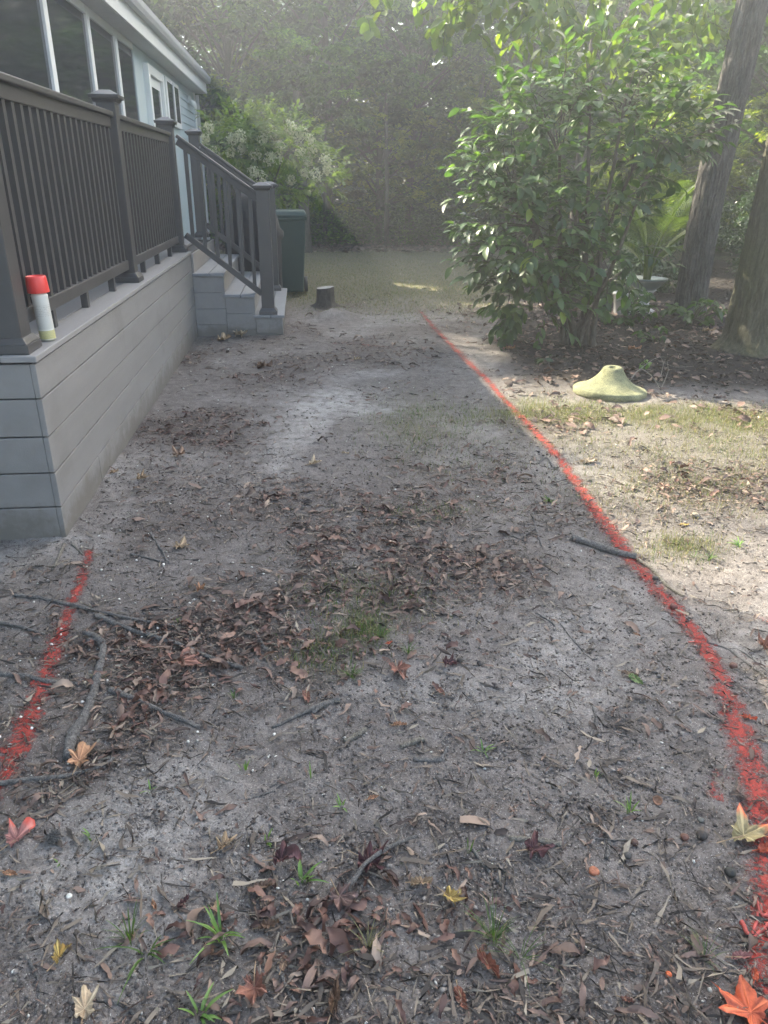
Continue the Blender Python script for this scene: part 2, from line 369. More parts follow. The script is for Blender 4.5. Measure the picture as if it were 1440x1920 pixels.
MAT['forest'] = leafmat('forest_foliage', [(.020, .050, .018), (.040, .090, .028), (.062, .125, .034), (.11, .18, .045)], .55, .38, (1.6, 1.9, .5), .3, clump=.9)
MAT['forest2'] = leafmat('yellow_green_foliage', [(.08, .12, .03), (.13, .17, .04), (.18, .21, .05)], .5, .45, (1.7, 1.8, .5), .3, clump=1.1)
MAT['shrub'] = leafmat('glossy_shrub_leaf', [(.032, .062, .026), (.045, .085, .032), (.06, .11, .036), (.10, .15, .045)], .40, .38, (1.5, 1.9, .5), .5)
MAT['bigleaf'] = leafmat('broad_hanging_leaf', [(.07, .12, .035), (.11, .17, .042), (.17, .21, .05)], .42, .48, (1.6, 1.8, .5))
MAT['hyd'] = leafmat('hydrangea_leaf', [(.09, .15, .04), (.14, .21, .05), (.20, .26, .07)], .45, .40, (1.5, 1.7, .5))
MAT['bloom'] = leafmat('cream_flower', [(.50, .52, .33), (.64, .64, .45), (.74, .72, .54)], .6, .3, (1.1, 1.1, .9))
MAT['palm'] = leafmat('palm_leaflet', [(.075, .13, .03), (.11, .17, .035), (.15, .20, .05)], .4, .42, (1.5, 1.6, .5))
MAT['box'] = leafmat('small_bush_leaf', [(.02, .045, .016), (.035, .07, .022), (.06, .10, .03)], .35, .25)
MAT['grass'] = leafmat('green_grass', [(.05, .10, .025), (.085, .15, .035), (.13, .19, .05)], .45, .35, (1.3, 1.5, .5))
MAT['drygrass'] = leafmat('dry_grass', [(.12, .12, .05), (.20, .19, .085), (.32, .28, .14)], .6, .3, (1.2, 1.2, .7))
MAT['weed'] = leafmat('pale_green_weed', [(.10, .20, .05), (.16, .27, .07), (.22, .33, .10)], .42, .35, (1.2, 1.4, .5))
MAT['litter'] = leafmat('dead_leaf_litter', [(.045, .032, .027), (.09, .060, .048), (.14, .088, .070), (.17, .11, .088), (.20, .135, .105), (.32, .24, .185)], .6, .05, (1, 1, 1), .35)
MAT['mulch'] = leafmat('mulch_chips', [(.010, .009, .009), (.022, .018, .016), (.04, .03, .025), (.10, .07, .05)], .8, 0)
MAT['crumb'] = leafmat('soil_crumbs', [(.07, .058, .052), (.11, .095, .086), (.16, .142, .13), (.27, .245, .225)], .95, 0, spec=.15)
MAT['pebble'] = leafmat('quartz_pebbles', [(.32, .30, .27), (.45, .43, .38), (.62, .60, .55), (.75, .73, .68)], .55, 0)
MAT['needle'] = leafmat('fine_twigs', [(.03, .025, .022), (.07, .055, .045), (.14, .11, .085), (.26, .22, .17)], .8, 0)
MAT['red'] = paint_mat('red_marking_paint', (.42, .066, .052), .92)
MAT['redfaint'] = paint_mat('thin_red_marking_paint', (.50, .075, .06), .62)

# ------------------------------------------------------------------ ground: one sheet to the horizon
def build_ground():
    ang = np.concatenate([np.linspace(-180, -42, 36, endpoint=False), np.linspace(-42, 52, 600, endpoint=False), np.linspace(52, 180, 34, endpoint=False)])
    ang = np.radians(ang)
    rad = np.concatenate([[0.02, .2, .45], np.geomspace(.62, 24, 860), np.geomspace(25, 90, 30)])
    A, Rr = np.meshgrid(ang, rad, indexing='xy')
    x = (Rr*np.sin(A)).ravel(); y = (Rr*np.cos(A)).ravel()
    z = height(x, y)
    na, nr = len(ang), len(rad)
    i = np.arange(nr-1)[:, None]*na; k = np.arange(na)[None]; k2 = (k+1) % na
    F = np.stack([i+k, i+na+k, i+na+k2, i+k2], -1).reshape(-1, 4)[:, ::-1]
    g = mk('ground', np.stack([x, y, z], 1), F, MAT['soil'], None, True,
           dict(litter=m_litter(x, y)*(1-.0*x), sand=m_sand(x, y), grass=m_grass(x, y), lawn=m_lawn(x, y), mulch=np.maximum(m_mulch(x, y), m_bed2(x, y)*.75)))
    tag(g, 'bare grey sandy soil of the side yard, strewn with dead leaves', kind='structure')
    return g
ground = build_ground()
from mathutils.bvhtree import BVHTree
def snap(x, y): return hz(x, y)

# ------------------------------------------------------------------ haze: one closed box of air, added to stand in for lens glare
def build_glare_haze(density=.0130, g=.80):
    m = bpy.data.materials.new('glare_haze_air'); m.use_nodes = True; nt = m.node_tree; nt.nodes.clear()
    out = nt.nodes.new('ShaderNodeOutputMaterial'); v = nt.nodes.new('ShaderNodeVolumePrincipled')
    v.inputs['Color'].default_value = (.93, .95, 1.0, 1); v.inputs['Density'].default_value = density; v.inputs['Anisotropy'].default_value = g
    nt.links.new(v.outputs[0], out.inputs['Volume'])
    o = mk('haze', boxv(-93, 93, -93, 93, -1.2, 18.5), BOXF, m)
    tag(o, 'thin added haze over the yard, standing in for lens glare', kind='stuff')
build_glare_haze()

# ------------------------------------------------------------------ house
WX = -2.05; EX = -1.70; EZ = 3.32; HY0, HY1 = -3.0, 17.3; GZ0 = 0.0
def build_house():
    h = empty('house', (WX-3, 7, 0)); tag(h, 'pale blue sided single storey house with dark windows and wide eave behind the deck', 'house')
    # siding boards (lapped) on the stretches between openings
    segs = [(HY0, 3.2, 0.1, 2.98), (14.9, HY1, 0.1, 2.98), (3.2, 14.9, .1, .80)]
    for y0, y1, z0, z1 in segs:
        z = z0
        while z < z1-.02:
            zt = min(z+.125, z1)
            l = h.location
            V = [(WX+.022, y0, z), (WX+.022, y1, z), (WX+.006, y1, zt+.012), (WX+.006, y0, zt+.012), (WX-.02, y0, z), (WX-.02, y1, z), (WX-.02, y1, zt+.012), (WX-.02, y0, zt+.012)]
            mk('siding_board', [(a-l.x, b-l.y, c-l.z) for a, b, c in V], [(0, 1, 2, 3), (4, 7, 6, 5), (0, 4, 5, 1), (3, 2, 6, 7), (0, 3, 7, 4), (1, 5, 6, 2)], MAT['siding'], h)
            z += .125
    box('wall', WX-7.0, WX-.02, HY0, HY1-.02, 0, 2.98, MAT['siding'], h, 0)
    box('corner_trim', WX-.03, WX+.035, HY1-.09, HY1+.02, 0, 2.985, MAT['white'], h)
    # roof: gable with an eave overhang
    ox = WX-3.5; sl = .36; y0, y1 = HY0-.25, HY1+.15; t = .14
    rx0, rx1 = EX-.03, 2*ox-(EX-.03); zr = EZ-.02+(rx0-ox)*sl
    mb = MB()
    for s in (rx0, rx1):
        V = [(s, y0, EZ-.02), (s, y1, EZ-.02), (ox, y1, zr), (ox, y0, zr), (s, y0, EZ-.02-.04), (s, y1, EZ-.02-.04), (ox, y1, zr-.05), (ox, y0, zr-.05)]
        mb.add(V, [(0, 1, 2, 3), (4, 7, 6, 5), (0, 4, 5, 1), (0, 3, 7, 4), (1, 5, 6, 2)])
    mb.build('roof', MAT['shingle'], h)
    mb = MB(); V = [(WX, HY1-.03, 2.98), (2*ox-WX, HY1-.03, 2.98), (ox, HY1-.03, zr-.1)]; mb.add(V+[(a, HY1-.2, c) for a, b, c in V], [(0, 1, 2), (5, 4, 3), (0, 3, 4, 1), (1, 4, 5, 2), (2, 5, 3, 0)])
    mb.build('gable', MAT['siding'], h)
    # soffit panels, fascia, gutter
    y = y0
    while y < y1-.05:
        ye = min(y+.9, y1); box('soffit_panel', WX-.3, EX-.125, y+.003, ye-.003, 2.985, 3.0, MAT['soffit'], h, .002); y += .9
    box('fascia', EX-.12, EX-.095, y0, y1, 2.985, EZ-.06, MAT['white'], h)
    mb = MB(); pr = [(EX-.094, EZ-.04), (EX-.094, EZ-.16), (EX-.02, EZ-.16), (EX+.0, EZ-.11), (EX, EZ-.045), (EX-.012, EZ-.045), (EX-.015, EZ-.10), (EX-.03, EZ-.145), (EX-.085, EZ-.145), (EX-.085, EZ-.04)]
    n = len(pr); mb.add([(a, y0, c) for a, c in pr]+[(a, y1, c) for a, c in pr], [(i, (i+1) % n, n+(i+1) % n, n+i) for i in range(n)]+[tuple(range(n-1, -1, -1)), tuple(range(n, 2*n))])
    mb.build('gutter', MAT['gutter'], h)
    # sunroom glazing: wide dark panes between white mullions
    ys = [3.2, 4.62, 6.03, 7.45, 8.90, 10.15, 11.2]
    for i in range(len(ys)-1):
        a, b = ys[i], ys[i+1]
        w = box('window', WX-.02, WX+.03, a, a+.12, .80, 2.98, MAT['white'], h); 
        def sub(nm, *q, mat=MAT['white']):
            l = h.location; o = mk(nm, [(p-l.x, q2-l.y, r-l.z) for p, q2, r in boxv(*q)], BOXF, mat, w, mod=.003); return o
        sub('frame', WX-.02, WX+.026, a+.12, b, 2.90, 2.98); sub('frame', WX-.02, WX+.026, a+.12, b, .80, .90)
        sub('frame', WX-.02, WX+.024, a+.12, b, 1.62, 1.67)
        sub('pane', WX-.02, WX+.006, a+.12, b, .90, 1.62, mat=MAT['glass']); sub('pane', WX-.02, WX+.006, a+.12, b, 1.67, 2.90, mat=MAT['glass'])
    box('wall_panel', WX-.02, WX+.02, 11.2, 14.9, .8, 2.98, MAT['siding'], h, 0)
    # door with storm door frame
    d = box('door', WX+.0, WX+.045, 12.0, 12.95, .82, 2.72, MAT['white'], h)
    def subd(par, nm, *q, mat=MAT['white']):
        l = h.location; return mk(nm, [(p-l.x, q2-l.y, r-l.z) for p, q2, r in boxv(*q)], BOXF, mat, par, mod=.003)
    subd(d, 'pane', WX+.04, WX+.050, 12.12, 12.83, 1.2, 2.60, mat=MAT['glass'])
    subd(d, 'door_frame', WX+.0, WX+.09, 11.80, 11.93, .82, 2.84); subd(d, 'door_frame', WX+.0, WX+.09, 12.96, 13.08, .82, 2.84); subd(d, 'door_frame', WX+.0, WX+.085, 11.93, 12.96, 2.73, 2.84)
    subd(d, 'handle', WX+.05, WX+.09, 12.86, 12.90, 1.75, 1.90, mat=MAT['blackp'])
    w = box('window', WX+.0, WX+.07, 13.35, 14.75, 2.20, 2.86, MAT['white'], h)
    subd(w, 'pane', WX+.062, WX+.076, 13.50, 14.02, 2.28, 2.80, mat=MAT['glass']); subd(w, 'pane', WX+.062, WX+.076, 14.10, 14.62, 2.28, 2.80, mat=MAT['glass'])
    subd(w, 'frame', WX+.06, WX+.09, 14.03, 14.09, 2.22, 2.84)
    # twin security light under the eave
    f = box('security_light', WX+.02, WX+.08, 16.2, 16.32, 2.72, 2.84, MAT['white'], h)
    for s in (-1, 1):
        V, F = lathe([(.0, 0), (.03, 0), (.055, .05), (.062, .11), (.05, .115), (0, .10)], 16)
        mb = MB(); mb.add([(WX+.10+v[2]*.75-.03, 16.26+s*.09+v[0], 2.74+v[1]-v[2]*.5) for v in V], F); mb.build('lamp_head', MAT['white'], f, True).location = -Vector(h.location)
    # down pipe at the far corner
    box('down_pipe', WX+.04, WX+.10, HY1-.02, HY1+.06, 0.1, 2.95, MAT['gutter'], h)
    return h
house = build_house()

# ------------------------------------------------------------------ deck, railing
DX = -1.064; DY = 3.063; DE = 9.75
def post(par, x, y, z0, z1, w=.115, name='railing_post'):
    l = par.location
    p = box(name, x-w/2, x+w/2, y-w/2, y+w/2, z0, z1, MAT['rail'], par, .004)
    def sub(nm, ww, a, b, ww2=None):
        ww2 = ww2 or ww
        V = [(sx*ww/2+x-l.x, sy*ww/2+y-l.y, a-l.z) for sx, sy in ((-1, -1), (1, -1), (1, 1), (-1, 1))]+[(sx*ww2/2+x-l.x, sy*ww2/2+y-l.y, b-l.z) for sx, sy in ((-1, -1), (1, -1), (1, 1), (-1, 1))]
        return mk(nm, V, BOXF, MAT['rail'], p, mod=.003)
    sub('post_base', w+.055, z0, z0+.035, w+.05); sub('post_base', w+.045, z0+.035, z0+.06, w+.01)
    sub('post_cap', w+.06, z1, z1+.022, w+.066); sub('post_cap', w+.05, z1+.022, z1+.05, w*.5); sub('post_cap', w+.02, z1-.02, z1, w+.04)
    return p
def build_deck():
    d = empty('deck', (DX, DY, 0)); tag(d, 'raised grey composite deck with dark railing along the left side', 'deck')
    tops = [.153, .309, .467, .628, .772]; z0 = -.03
    for k, zt in enumerate(tops):
        off = .0015*(k % 2)
        cuts = [DY, 3.72, 7.70] if k == 0 else [DY, 5.9+.35*(k % 2), 7.70] if k in (2, 3) else [DY, 7.70]
        for ya, yb in zip(cuts[:-1], cuts[1:]): box('skirt_board', DX-.022, DX+off, ya+(.0015 if ya > DY else 0), yb-(.0015 if yb < 7.7 else 0), z0, zt-.005, MAT['skirt'], d, .003)
        box('skirt_board', DX-4.2, DX-.023, DY+off, DY+.022, z0, zt-.005, MAT['skirt'], d, .003)
        z0 = zt+.001
    box('deck_core', DX-.99+.05, DX-.03, DY+.03, DE, 0.02, .765, MAT['blackp'], d, 0)
    box('deck_core', DX-4.2, DX-.03, DY+.03, DY+.9, .02, .764, MAT['blackp'], d, 0)
    # picture frame edge boards, overhanging a little
    box('edge_board', DX-.125, DX+.012, DY-.014, 7.69, .776, .802, MAT['trim'], d, .004)
    box('edge_board', DX-4.2, DX-.128, DY-.014, DY+.12, .776, .802, MAT['trim'], d, .004)
    x = DX-.128
    while x > WX+.12:
        box('deck_board', x-.136, x-.003, DY+.124, DE, .776, .8015, MAT['deck'], d, .003); x -= .139
    # railing
    RX = DX-.105; ps = [DY+.10, 5.40, 7.66]
    for y in ps: post(d, RX, y, .803, 1.885)
    post(d, RX, 9.62, .803, 1.90)
    for a, b in ((ps[0], ps[1]), (ps[1], ps[2])):
        a += .058; b -= .058
        box('top_rail', RX-.045, RX+.045, a, b, 1.785, 1.815, MAT['rail'], d, .006)
        box('top_rail', RX-.022, RX+.022, a, b, 1.725, 1.786, MAT['rail'], d, .003)
        box('bottom_rail', RX-.025, RX+.025, a, b, .885, .945, MAT['rail'], d, .005)
        n = int((b-a)/.105)
        for i in range(n):
            y = a+(b-a)*(i+.5)/n; box('baluster', RX-.017, RX+.017, y-.017, y+.017, .944, 1.727, MAT['rail'], d, 0)
        for f in (.22, .5, .8): y = a+(b-a)*f; box('support_block', RX-.018, RX+.018, y-.02, y+.02, .803, .886, MAT['rail'], d, .002)
    # front railing running left
    fy = DY+.10
    post(d, RX-1.9, fy, .803, 1.885)
    box('top_rail', RX-1.84, RX-.058, fy-.045, fy+.045, 1.785, 1.815, MAT['rail'], d, .006); box('bottom_rail', RX-1.84, RX-.058, fy-.025, fy+.025, .885, .945, MAT['rail'], d, .005)
    for i in range(16): x = RX-.12-i*.108; box('baluster', x-.017, x+.017, fy-.017, fy+.017, .944, 1.727 if False else 1.787, MAT['rail'], d, 0)
    # rear handrail closing the deck beside the steps
    return d
deck = build_deck()
def build_steps():
    s = empty('porch_steps', (-.6, 8.6, 0)); tag(s, 'grey three tread steps with dark handrails descending from the far end of the deck', 'steps')
    y0, y1 = 7.70, 9.70
    xs = [DX, -.765, -.480, -.200]; zs = [.600, .400, .200]
    for i in range(3):
        xa, xb, z = xs[i], xs[i+1], zs[i]
        # two boards per tread, gap between
        m = (xa+xb)/2+.01
        box('tread_board', xa-.02 if i else xa+.003, m-.003, y0-.022, y1+.02, z-.027, z, MAT['stair'], s, .004)
        box('tread_board', m+.003, xb+.006, y0-.022, y1+.02, z-.0275, z-.0005, MAT['stair'], s, .004)
        box('riser_board', xb-.034, xb-.012, y0+.002, y1, (zs[i+1] if i < 2 else -.02)+.002, z-.029, MAT['skirt'], s, .002)
        # side panels, boards laid level
        zt = z-.029; zb = -.03; k = 0; z2 = zt
        while z2 > zb:
            zl = max(z2-.155, zb); box('side_board', xa+.002, xb-(.036 if i == 2 else .001), y0-.004-.0015*(k % 2), y0+.02, zl+.003, z2, MAT['skirt'], s, .002); z2 = zl; k += 1
    box('riser_board', DX-.0, DX+.02, y0+.02, y1, .602, .774, MAT['skirt'], s, .002)
    nx = -.352
    for yy, zt in ((7.79, 1.365), (9.55, 1.365)):
        p = post(s, nx, yy, .200, zt, .125, 'newel_post')
        top0 = (DX-.04, yy, 1.795); top1 = (nx-.055, yy, 1.315)
        sbox('handrail', top0, top1, .085, .030, MAT['rail'], s, .006)
        sbox('handrail', (top0[0], yy, top0[2]-.045), (top1[0], yy, top1[2]-.045), .044, .062, MAT['rail'], s, .003)
        b0 = (DX-.04, yy, .945); b1 = (nx-.055, yy, .395)
        sbox('lower_rail', b0, b1, .05, .055, MAT['rail'], s, .004)
        for i in range(6):
            t = (i+.6)/6.2; x = top0[0]*(1-t)+top1[0]*t
            zt2 = top0[2]*(1-t)+top1[2]*t-.07; zb = b0[2]*(1-t)+b1[2]*t+.02
            box('baluster', x-.017, x+.017, yy-.017, yy+.017, zb, zt2, MAT['rail'], s, 0)
    return s
steps = build_steps()

# ------------------------------------------------------------------ marking paint can on the deck edge
def build_can():
    x, y = -1.098, 3.372; c = empty('spray_can', (x, y, .803)); tag(c, 'spray can of red marking paint with red cap standing on the deck edge', 'spray can')
    gold = plain('can_metal', (.62, .60, .50), .32, .08, 6, metal=.5)
    lab, nt, N, L, b = new_mat('can_label')
    v = coord(nt); sp = node(nt, 'ShaderNodeSeparateXYZ'); L.new(v, sp.inputs[0])
    z = math_(nt, 'MULTIPLY', sp.outputs[2], 5.0)
    L.new(ramp(nt, z, [(0, (.50, .47, .20)), (.22, (.56, .52, .26)), (.23, (.75, .74, .68)), (.26, (.58, .57, .52)), (.7, (.66, .65, .60)), (.85, (.72, .71, .66))], 'LINEAR'), b.inputs['Base Color']); b.inputs['Roughness'].default_value = .35
    wv = math_(nt, 'MULTIPLY', math_(nt, 'GREATER_THAN', math_(nt, 'SINE', math_(nt, 'MULTIPLY', sp.outputs[2], 900.0)), .2), math_(nt, 'GREATER_THAN', noise(nt, 1, 2, .5, coord(nt, (330, 330, 140))), .5))
    wv = math_(nt, 'MULTIPLY', wv, math_(nt, 'GREATER_THAN', math_(nt, 'SINE', math_(nt, 'MULTIPLY', sp.outputs[2], 62.0)), .15)); cur = b.inputs['Base Color'].links[0].from_socket; L.new(mixc(nt, math_(nt, 'MULTIPLY', wv, .4), cur, (.22, .20, .17)), b.inputs['Base Color'])
    cap = plain('red_cap_plastic', (.80, .07, .06), .35, .05, 8)
    V, F = lathe([(0, .002), (.028, .0), (.031, .003), (.033, .006), (.0325, .010)], 32); o = mk('can_rim', V, F, gold, c, True)
    V, F = lathe([(.0325, .010), (.0325, .182), (.0335, .184), (.0335, .188), (.031, .192), (.024, .206), (.012, .212), (.010, .224), (0, .224)], 32); mk('can_body', V, F, lab, c, True)
    V, F = lathe([(.0, .198), (.036, .198), (.0435, .200), (.0445, .203), (.0405, .262), (.039, .266), (.034, .267), (.033, .263), (0, .262)], 32); mk('cap', V, F, cap, c, True)
    c.rotation_euler = (R(1.0), R(-1.5), 0)
build_can()

# ------------------------------------------------------------------ wheeled bin and covered grill behind the steps
def build_bin():
    b = empty('wheeled_bin', (-.20, 10.7, 0)); tag(b, 'tall dark green wheeled rubbish bin behind the porch steps', 'bin'); l = b.location
    def frus(nm, w0, d0, w1, d1, z0, z1, mat, bev=.02, dx=0):
        V = [(sx*w0/2, sy*d0/2, z0) for sx, sy in ((-1, -1), (1, -1), (1, 1), (-1, 1))]+[(sx*w1/2+dx, sy*d1/2, z1) for sx, sy in ((-1, -1), (1, -1), (1, 1), (-1, 1))]
        return mk(nm, V, BOXF, mat, b, mod=bev)
    frus('body', .42, .50, .52, .62, .05, .96, MAT['bin']); frus('rim', .56, .66, .56, .66, .955, 1.0, MAT['bin'], .01)
    frus('lid', .57, .68, .50, .60, 1.002, 1.07, MAT['bin'], .02)
    V, F = tube([(-.22, .36, 1.0), (.22, .36, 1.0)], .015, 10); mk('handle', V, F, MAT['blackp'], b, True)
    for s in (-1, 1):
        V, F = lathe([(0, -.025), (.10, -.025), (.105, -.015), (.105, .015), (.10, .025), (0, .025)], 20); o = mk('wheel', [(v[2]+s*.245, v[0]+.22, v[1]+.10) for v in V], F, MAT['blackp'], b, True)
def build_grill():
    g = empty('covered_grill', (-.60, 9.98, 0)); tag(g, 'black fabric covered barbecue grill standing between the steps and the bin', 'grill')
    # draped cover: superellipse rings with folds
    V = []; F = []; nz, na = 26, 64
    for i in range(nz):
        t = i/(nz-1); z = .06+t*1.22
        for k in range(na):
            a = 2*math.pi*k/na; c_, s_ = math.cos(a), math.sin(a)
            w = .34 if z < .80 else .30*math.sqrt(max(0.0, 1-((z-.80)/.50)**2))+.04
            d = .24 if z < .85 else .24*math.sqrt(max(0.0, 1-((z-.85)/.46)**2))+.015
            if z > .75 and z < .86: w += .04
            fold = 1+.035*math.sin(a*9+z*3)*max(0, 1-z)+.02*math.sin(a*5-z*7)
            V.append((abs(c_)**.55*math.copysign(1, c_)*w*fold, abs(s_)**.55*math.copysign(1, s_)*d*fold, z+hz(-.6, 9.98)))
    for i in range(nz-1):
        for k in range(na): F.append((i*na+k, i*na+(k+1) % na, (i+1)*na+(k+1) % na, (i+1)*na+k))
    F.append(tuple((nz-1)*na+k for k in range(na)))
    mk('fabric_cover', V, F, MAT['rubber'], g, True)
    for s in (-1, 1):
        Vt, Ft = tube([(s*.24, -.15, 0), (s*.24, -.15, .3)], .014, 8); mk('leg', Vt, Ft, MAT['blackp'], g)
        Vt, Ft = tube([(s*.24, .15, 0), (s*.24, .15, .3)], .014, 8); mk('leg', Vt, Ft, MAT['blackp'], g)
build_bin(); build_grill()

# ------------------------------------------------------------------ stump, concrete cone
def build_stump():
    x, y = .27, 9.50; s = empty('tree_stump', (x, y, hz(x, y)-.02)); tag(s, 'short weathered tree stump beyond the steps with its top cut level', 'tree stump')
    V = []; F = []; na = 40; prof = [(1.75, 0), (1.35, .03), (1.12, .07), (1.03, .12), (1.0, .19), (.99, .25)]
    for r, z in prof:
        for k in range(na):
            a = 2*math.pi*k/na; rr = .105*r*(1+.06*math.sin(5*a+1)+.03*math.sin(11*a)); 
            if z < .06: rr *= 1+.35*max(0, math.sin(3*a+.3))
            V.append((rr*math.cos(a), rr*math.sin(a), z+.012*math.cos(a)*(z > .2)))
    for i in range(len(prof)-1):
        for k in range(na): F.append((i*na+k, i*na+(k+1) % na, (i+1)*na+(k+1) % na, (i+1)*na+k))
    mk('bark', V, F, MAT['stump'], s, True)
    top = V[-na:]; mk('cut_face', [(0, 0, .256)]+[(a*.99, b*.99, c+.003) for a, b, c in top]+[(a*.99, b*.99, c-.01) for a, b, c in top], [(0, 1+k, 1+(k+1) % na) for k in range(na)]+[(1+k, 1+na+k, 1+na+(k+1) % na, 1+(k+1) % na) for k in range(na)], MAT['stumptop'], s)
build_stump()
def build_cone():
    x, y = 2.28, 5.32; s = empty('concrete_base', (x, y, hz(x, y)-.012)); tag(s, 'round mossy concrete umbrella base shaped like a flared cone on the grass edge', 'concrete base')
    prof = [(0, 0), (.262, 0), (.270, .008), (.270, .046), (.262, .054), (.250, .056), (.215, .066), (.175, .086), (.135, .115), (.105, .145), (.085, .175), (.072, .200), (.064, .208), (.034, .209), (.026, .204), (.025, .12), (0, .12)]
    V, F = lathe(prof, 72)
    V = [(a*(1+.012*math.sin(3*math.atan2(b, a))), b, c*(1+.03*math.sin(math.atan2(b, a)+1))) for a, b, c in V]
    o = mk('cone', V, F, MAT['concrete'], s, True)
    s.rotation_euler = (R(-1.5), R(3), .4)
build_cone()

# ------------------------------------------------------------------ red marking lines sprayed on the soil
def paint_line(pts, name, label, mat, lift=.0):
    P = [gp(p[0], p[1]) for p in pts]; W = []
    for p in pts:
        a = gz(p[0]-p[2]/2, p[1]); b = gz(p[0]+p[2]/2, p[1]); W.append(np.linalg.norm(b-a))
    C = smooth_path([(p[0], p[1], w) for p, w in zip(P, W)], 14)
    nc = 13; V = []; E = []
    for i, c in enumerate(C):
        d = C[min(i+1, len(C)-1)]-C[max(i-1, 0)]; d = Vector((d.x, d.y)).normalized(); s = Vector((d.y, -d.x))
        end = min(1, min(i, len(C)-1-i)/6)
        for k in range(nc):
            u = (k/(nc-1)-.5)*2; x = c.x+s.x*u*c.z*.56; y = c.y+s.y*u*c.z*.56
            V.append((x, y)); E.append(max(0, 1-abs(u)**1.6)*(.35+.65*end)*(1-.10*min(1, max(0, (c.y-2.6)/3.5))))
    A = np.array(V); dist = np.hypot(A[:, 0], A[:, 1])
    z = height(A[:, 0], A[:, 1])+.0006+.0010*dist+lift
    n = len(C); F = np.array([[i*nc+k, i*nc+k+1, (i+1)*nc+k+1, (i+1)*nc+k] for i in range(n-1) for k in range(nc-1)])
    o = mk(name, np.column_stack([A, z]), F, mat, None, True, dict(edge=E)); tag(o, label, 'paint line')
    return o
paint_line([(168, 1030, 26), (160, 1060, 30), (150, 1095, 30), (132, 1135, 34), (118, 1175, 44), (95, 1240, 56), (75, 1300, 62), (50, 1360, 72), (22, 1420, 80), (-10, 1475, 66), (-60, 1560, 74)],
           'paint_line', 'short red paint line on the soil in front of the deck corner', MAT['red'])
paint_line([(783, 578, 12), (805, 605, 15), (838, 640, 19), (870, 672, 22), (905, 705, 22), (935, 738, 20), (985, 790, 24), (1020, 828, 28), (1055, 870, 32), (1090, 920, 38), (1125, 970, 46), (1165, 1025, 50), (1205, 1075, 48), (1255, 1132, 54), (1295, 1180, 54), (1335, 1240, 54), (1362, 1310, 62), (1390, 1390, 78), (1415, 1470, 96), (1432, 1560, 96), (1438, 1650, 96), (1432, 1740, 80), (1425, 1820, 90), (1440, 1910, 100), (1450, 1990, 100)],
           'paint_line', 'long red paint line curving from the lower right corner away past the concrete base', MAT['red'])
paint_line([(610, 648, 8), (650, 645, 14), (700, 650, 12), (760, 655, 8)], 'paint_line', 'faint red paint mark across the soil near the steps', MAT['redfaint'], .002)
paint_line([(1338, 1440, 40), (1340, 1475, 48), (1345, 1510, 34)], 'paint_line', 'small faint red overspray patch left of the long red line', MAT['redfaint'], .001)
paint_line([(1400, 1160, 30), (1430, 1165, 40), (1470, 1175, 40)], 'paint_line', 'pink red spray patch at the right edge beyond the long red line', MAT['redfaint'], .002)

# ------------------------------------------------------------------ litter, crumbs, pebbles, fine twigs, mulch
def curl(n=5, curve=1.0, twist=.3, w=.16):
    """a curled strip leaf, length 1 along X"""
    V = []; F = []
    for i in range(n+1):
        t = i/n; x = t-.5; ww = w*math.sin(math.pi*(.08+.84*t))**.8
        z = curve*.22*math.sin(math.pi*t); a = twist*(t-.5)
        for s in (-1, 0, 1):
            V.append((x, s*ww*math.cos(a), z+s*ww*math.sin(a)+abs(s)*w*.55*curve))
    for i in range(n):
        for k in range(2): F.append((i*3+k, i*3+k+1, i*3+k+4, i*3+k+3))
    return np.array(V), np.array(F)
def sample(n, dens, y0, y1, x0, x1, rb=1.0):
    """random ground points; more of them near the camera"""
    out = []; c = 0
    while c < n:
        m = 60000; y = np.exp(RNG.uniform(np.log(y0+1.2), np.log(y1+1.2), m))-1.2 if rb else RNG.uniform(y0, y1, m)
        sp = np.minimum(1.0, (.25+y*.62)); x = RNG.uniform(x0, x1, m)
        keep = (x > -(sp*1.05)) & (x < (sp*1.35)) & (RNG.random(m) < dens(x, y)*(1/(1+.0*y)))
        keep &= ~((x < DX+.02) & (y > DY-.02) & (y < DE)) & ~((x < -.17) & (y > 7.66) & (y < 9.75)) & (x > WX+.05)
        p = np.stack([x[keep], y[keep]], 1); out.append(p); c += len(p)
        if len(out) > 60: break
    p = np.concatenate(out)
    return p[RNG.permutation(len(p))][:n]
def sampl(n, dens, y0, y1):
    """points spread evenly in the wedge the yard shows"""
    out = []; c = 0
    for _ in range(80):
        m = 40000; y = np.exp(RNG.uniform(np.log(y0), np.log(y1), m)); u = RNG.uniform(-1, 1, m); x = .11*y + u*(.70*y+.40)
        keep = RNG.random(m) < dens(x, y)
        keep &= ~((x < DX+.02) & (y > DY-.02) & (y < DE)) & ~((x < -.17) & (y > 7.66) & (y < 9.75)) & (x > WX+.05)
        out.append(np.stack([x[keep], y[keep]], 1)); c += keep.sum()
        if c >= n: break
    return np.concatenate(out)[:n]
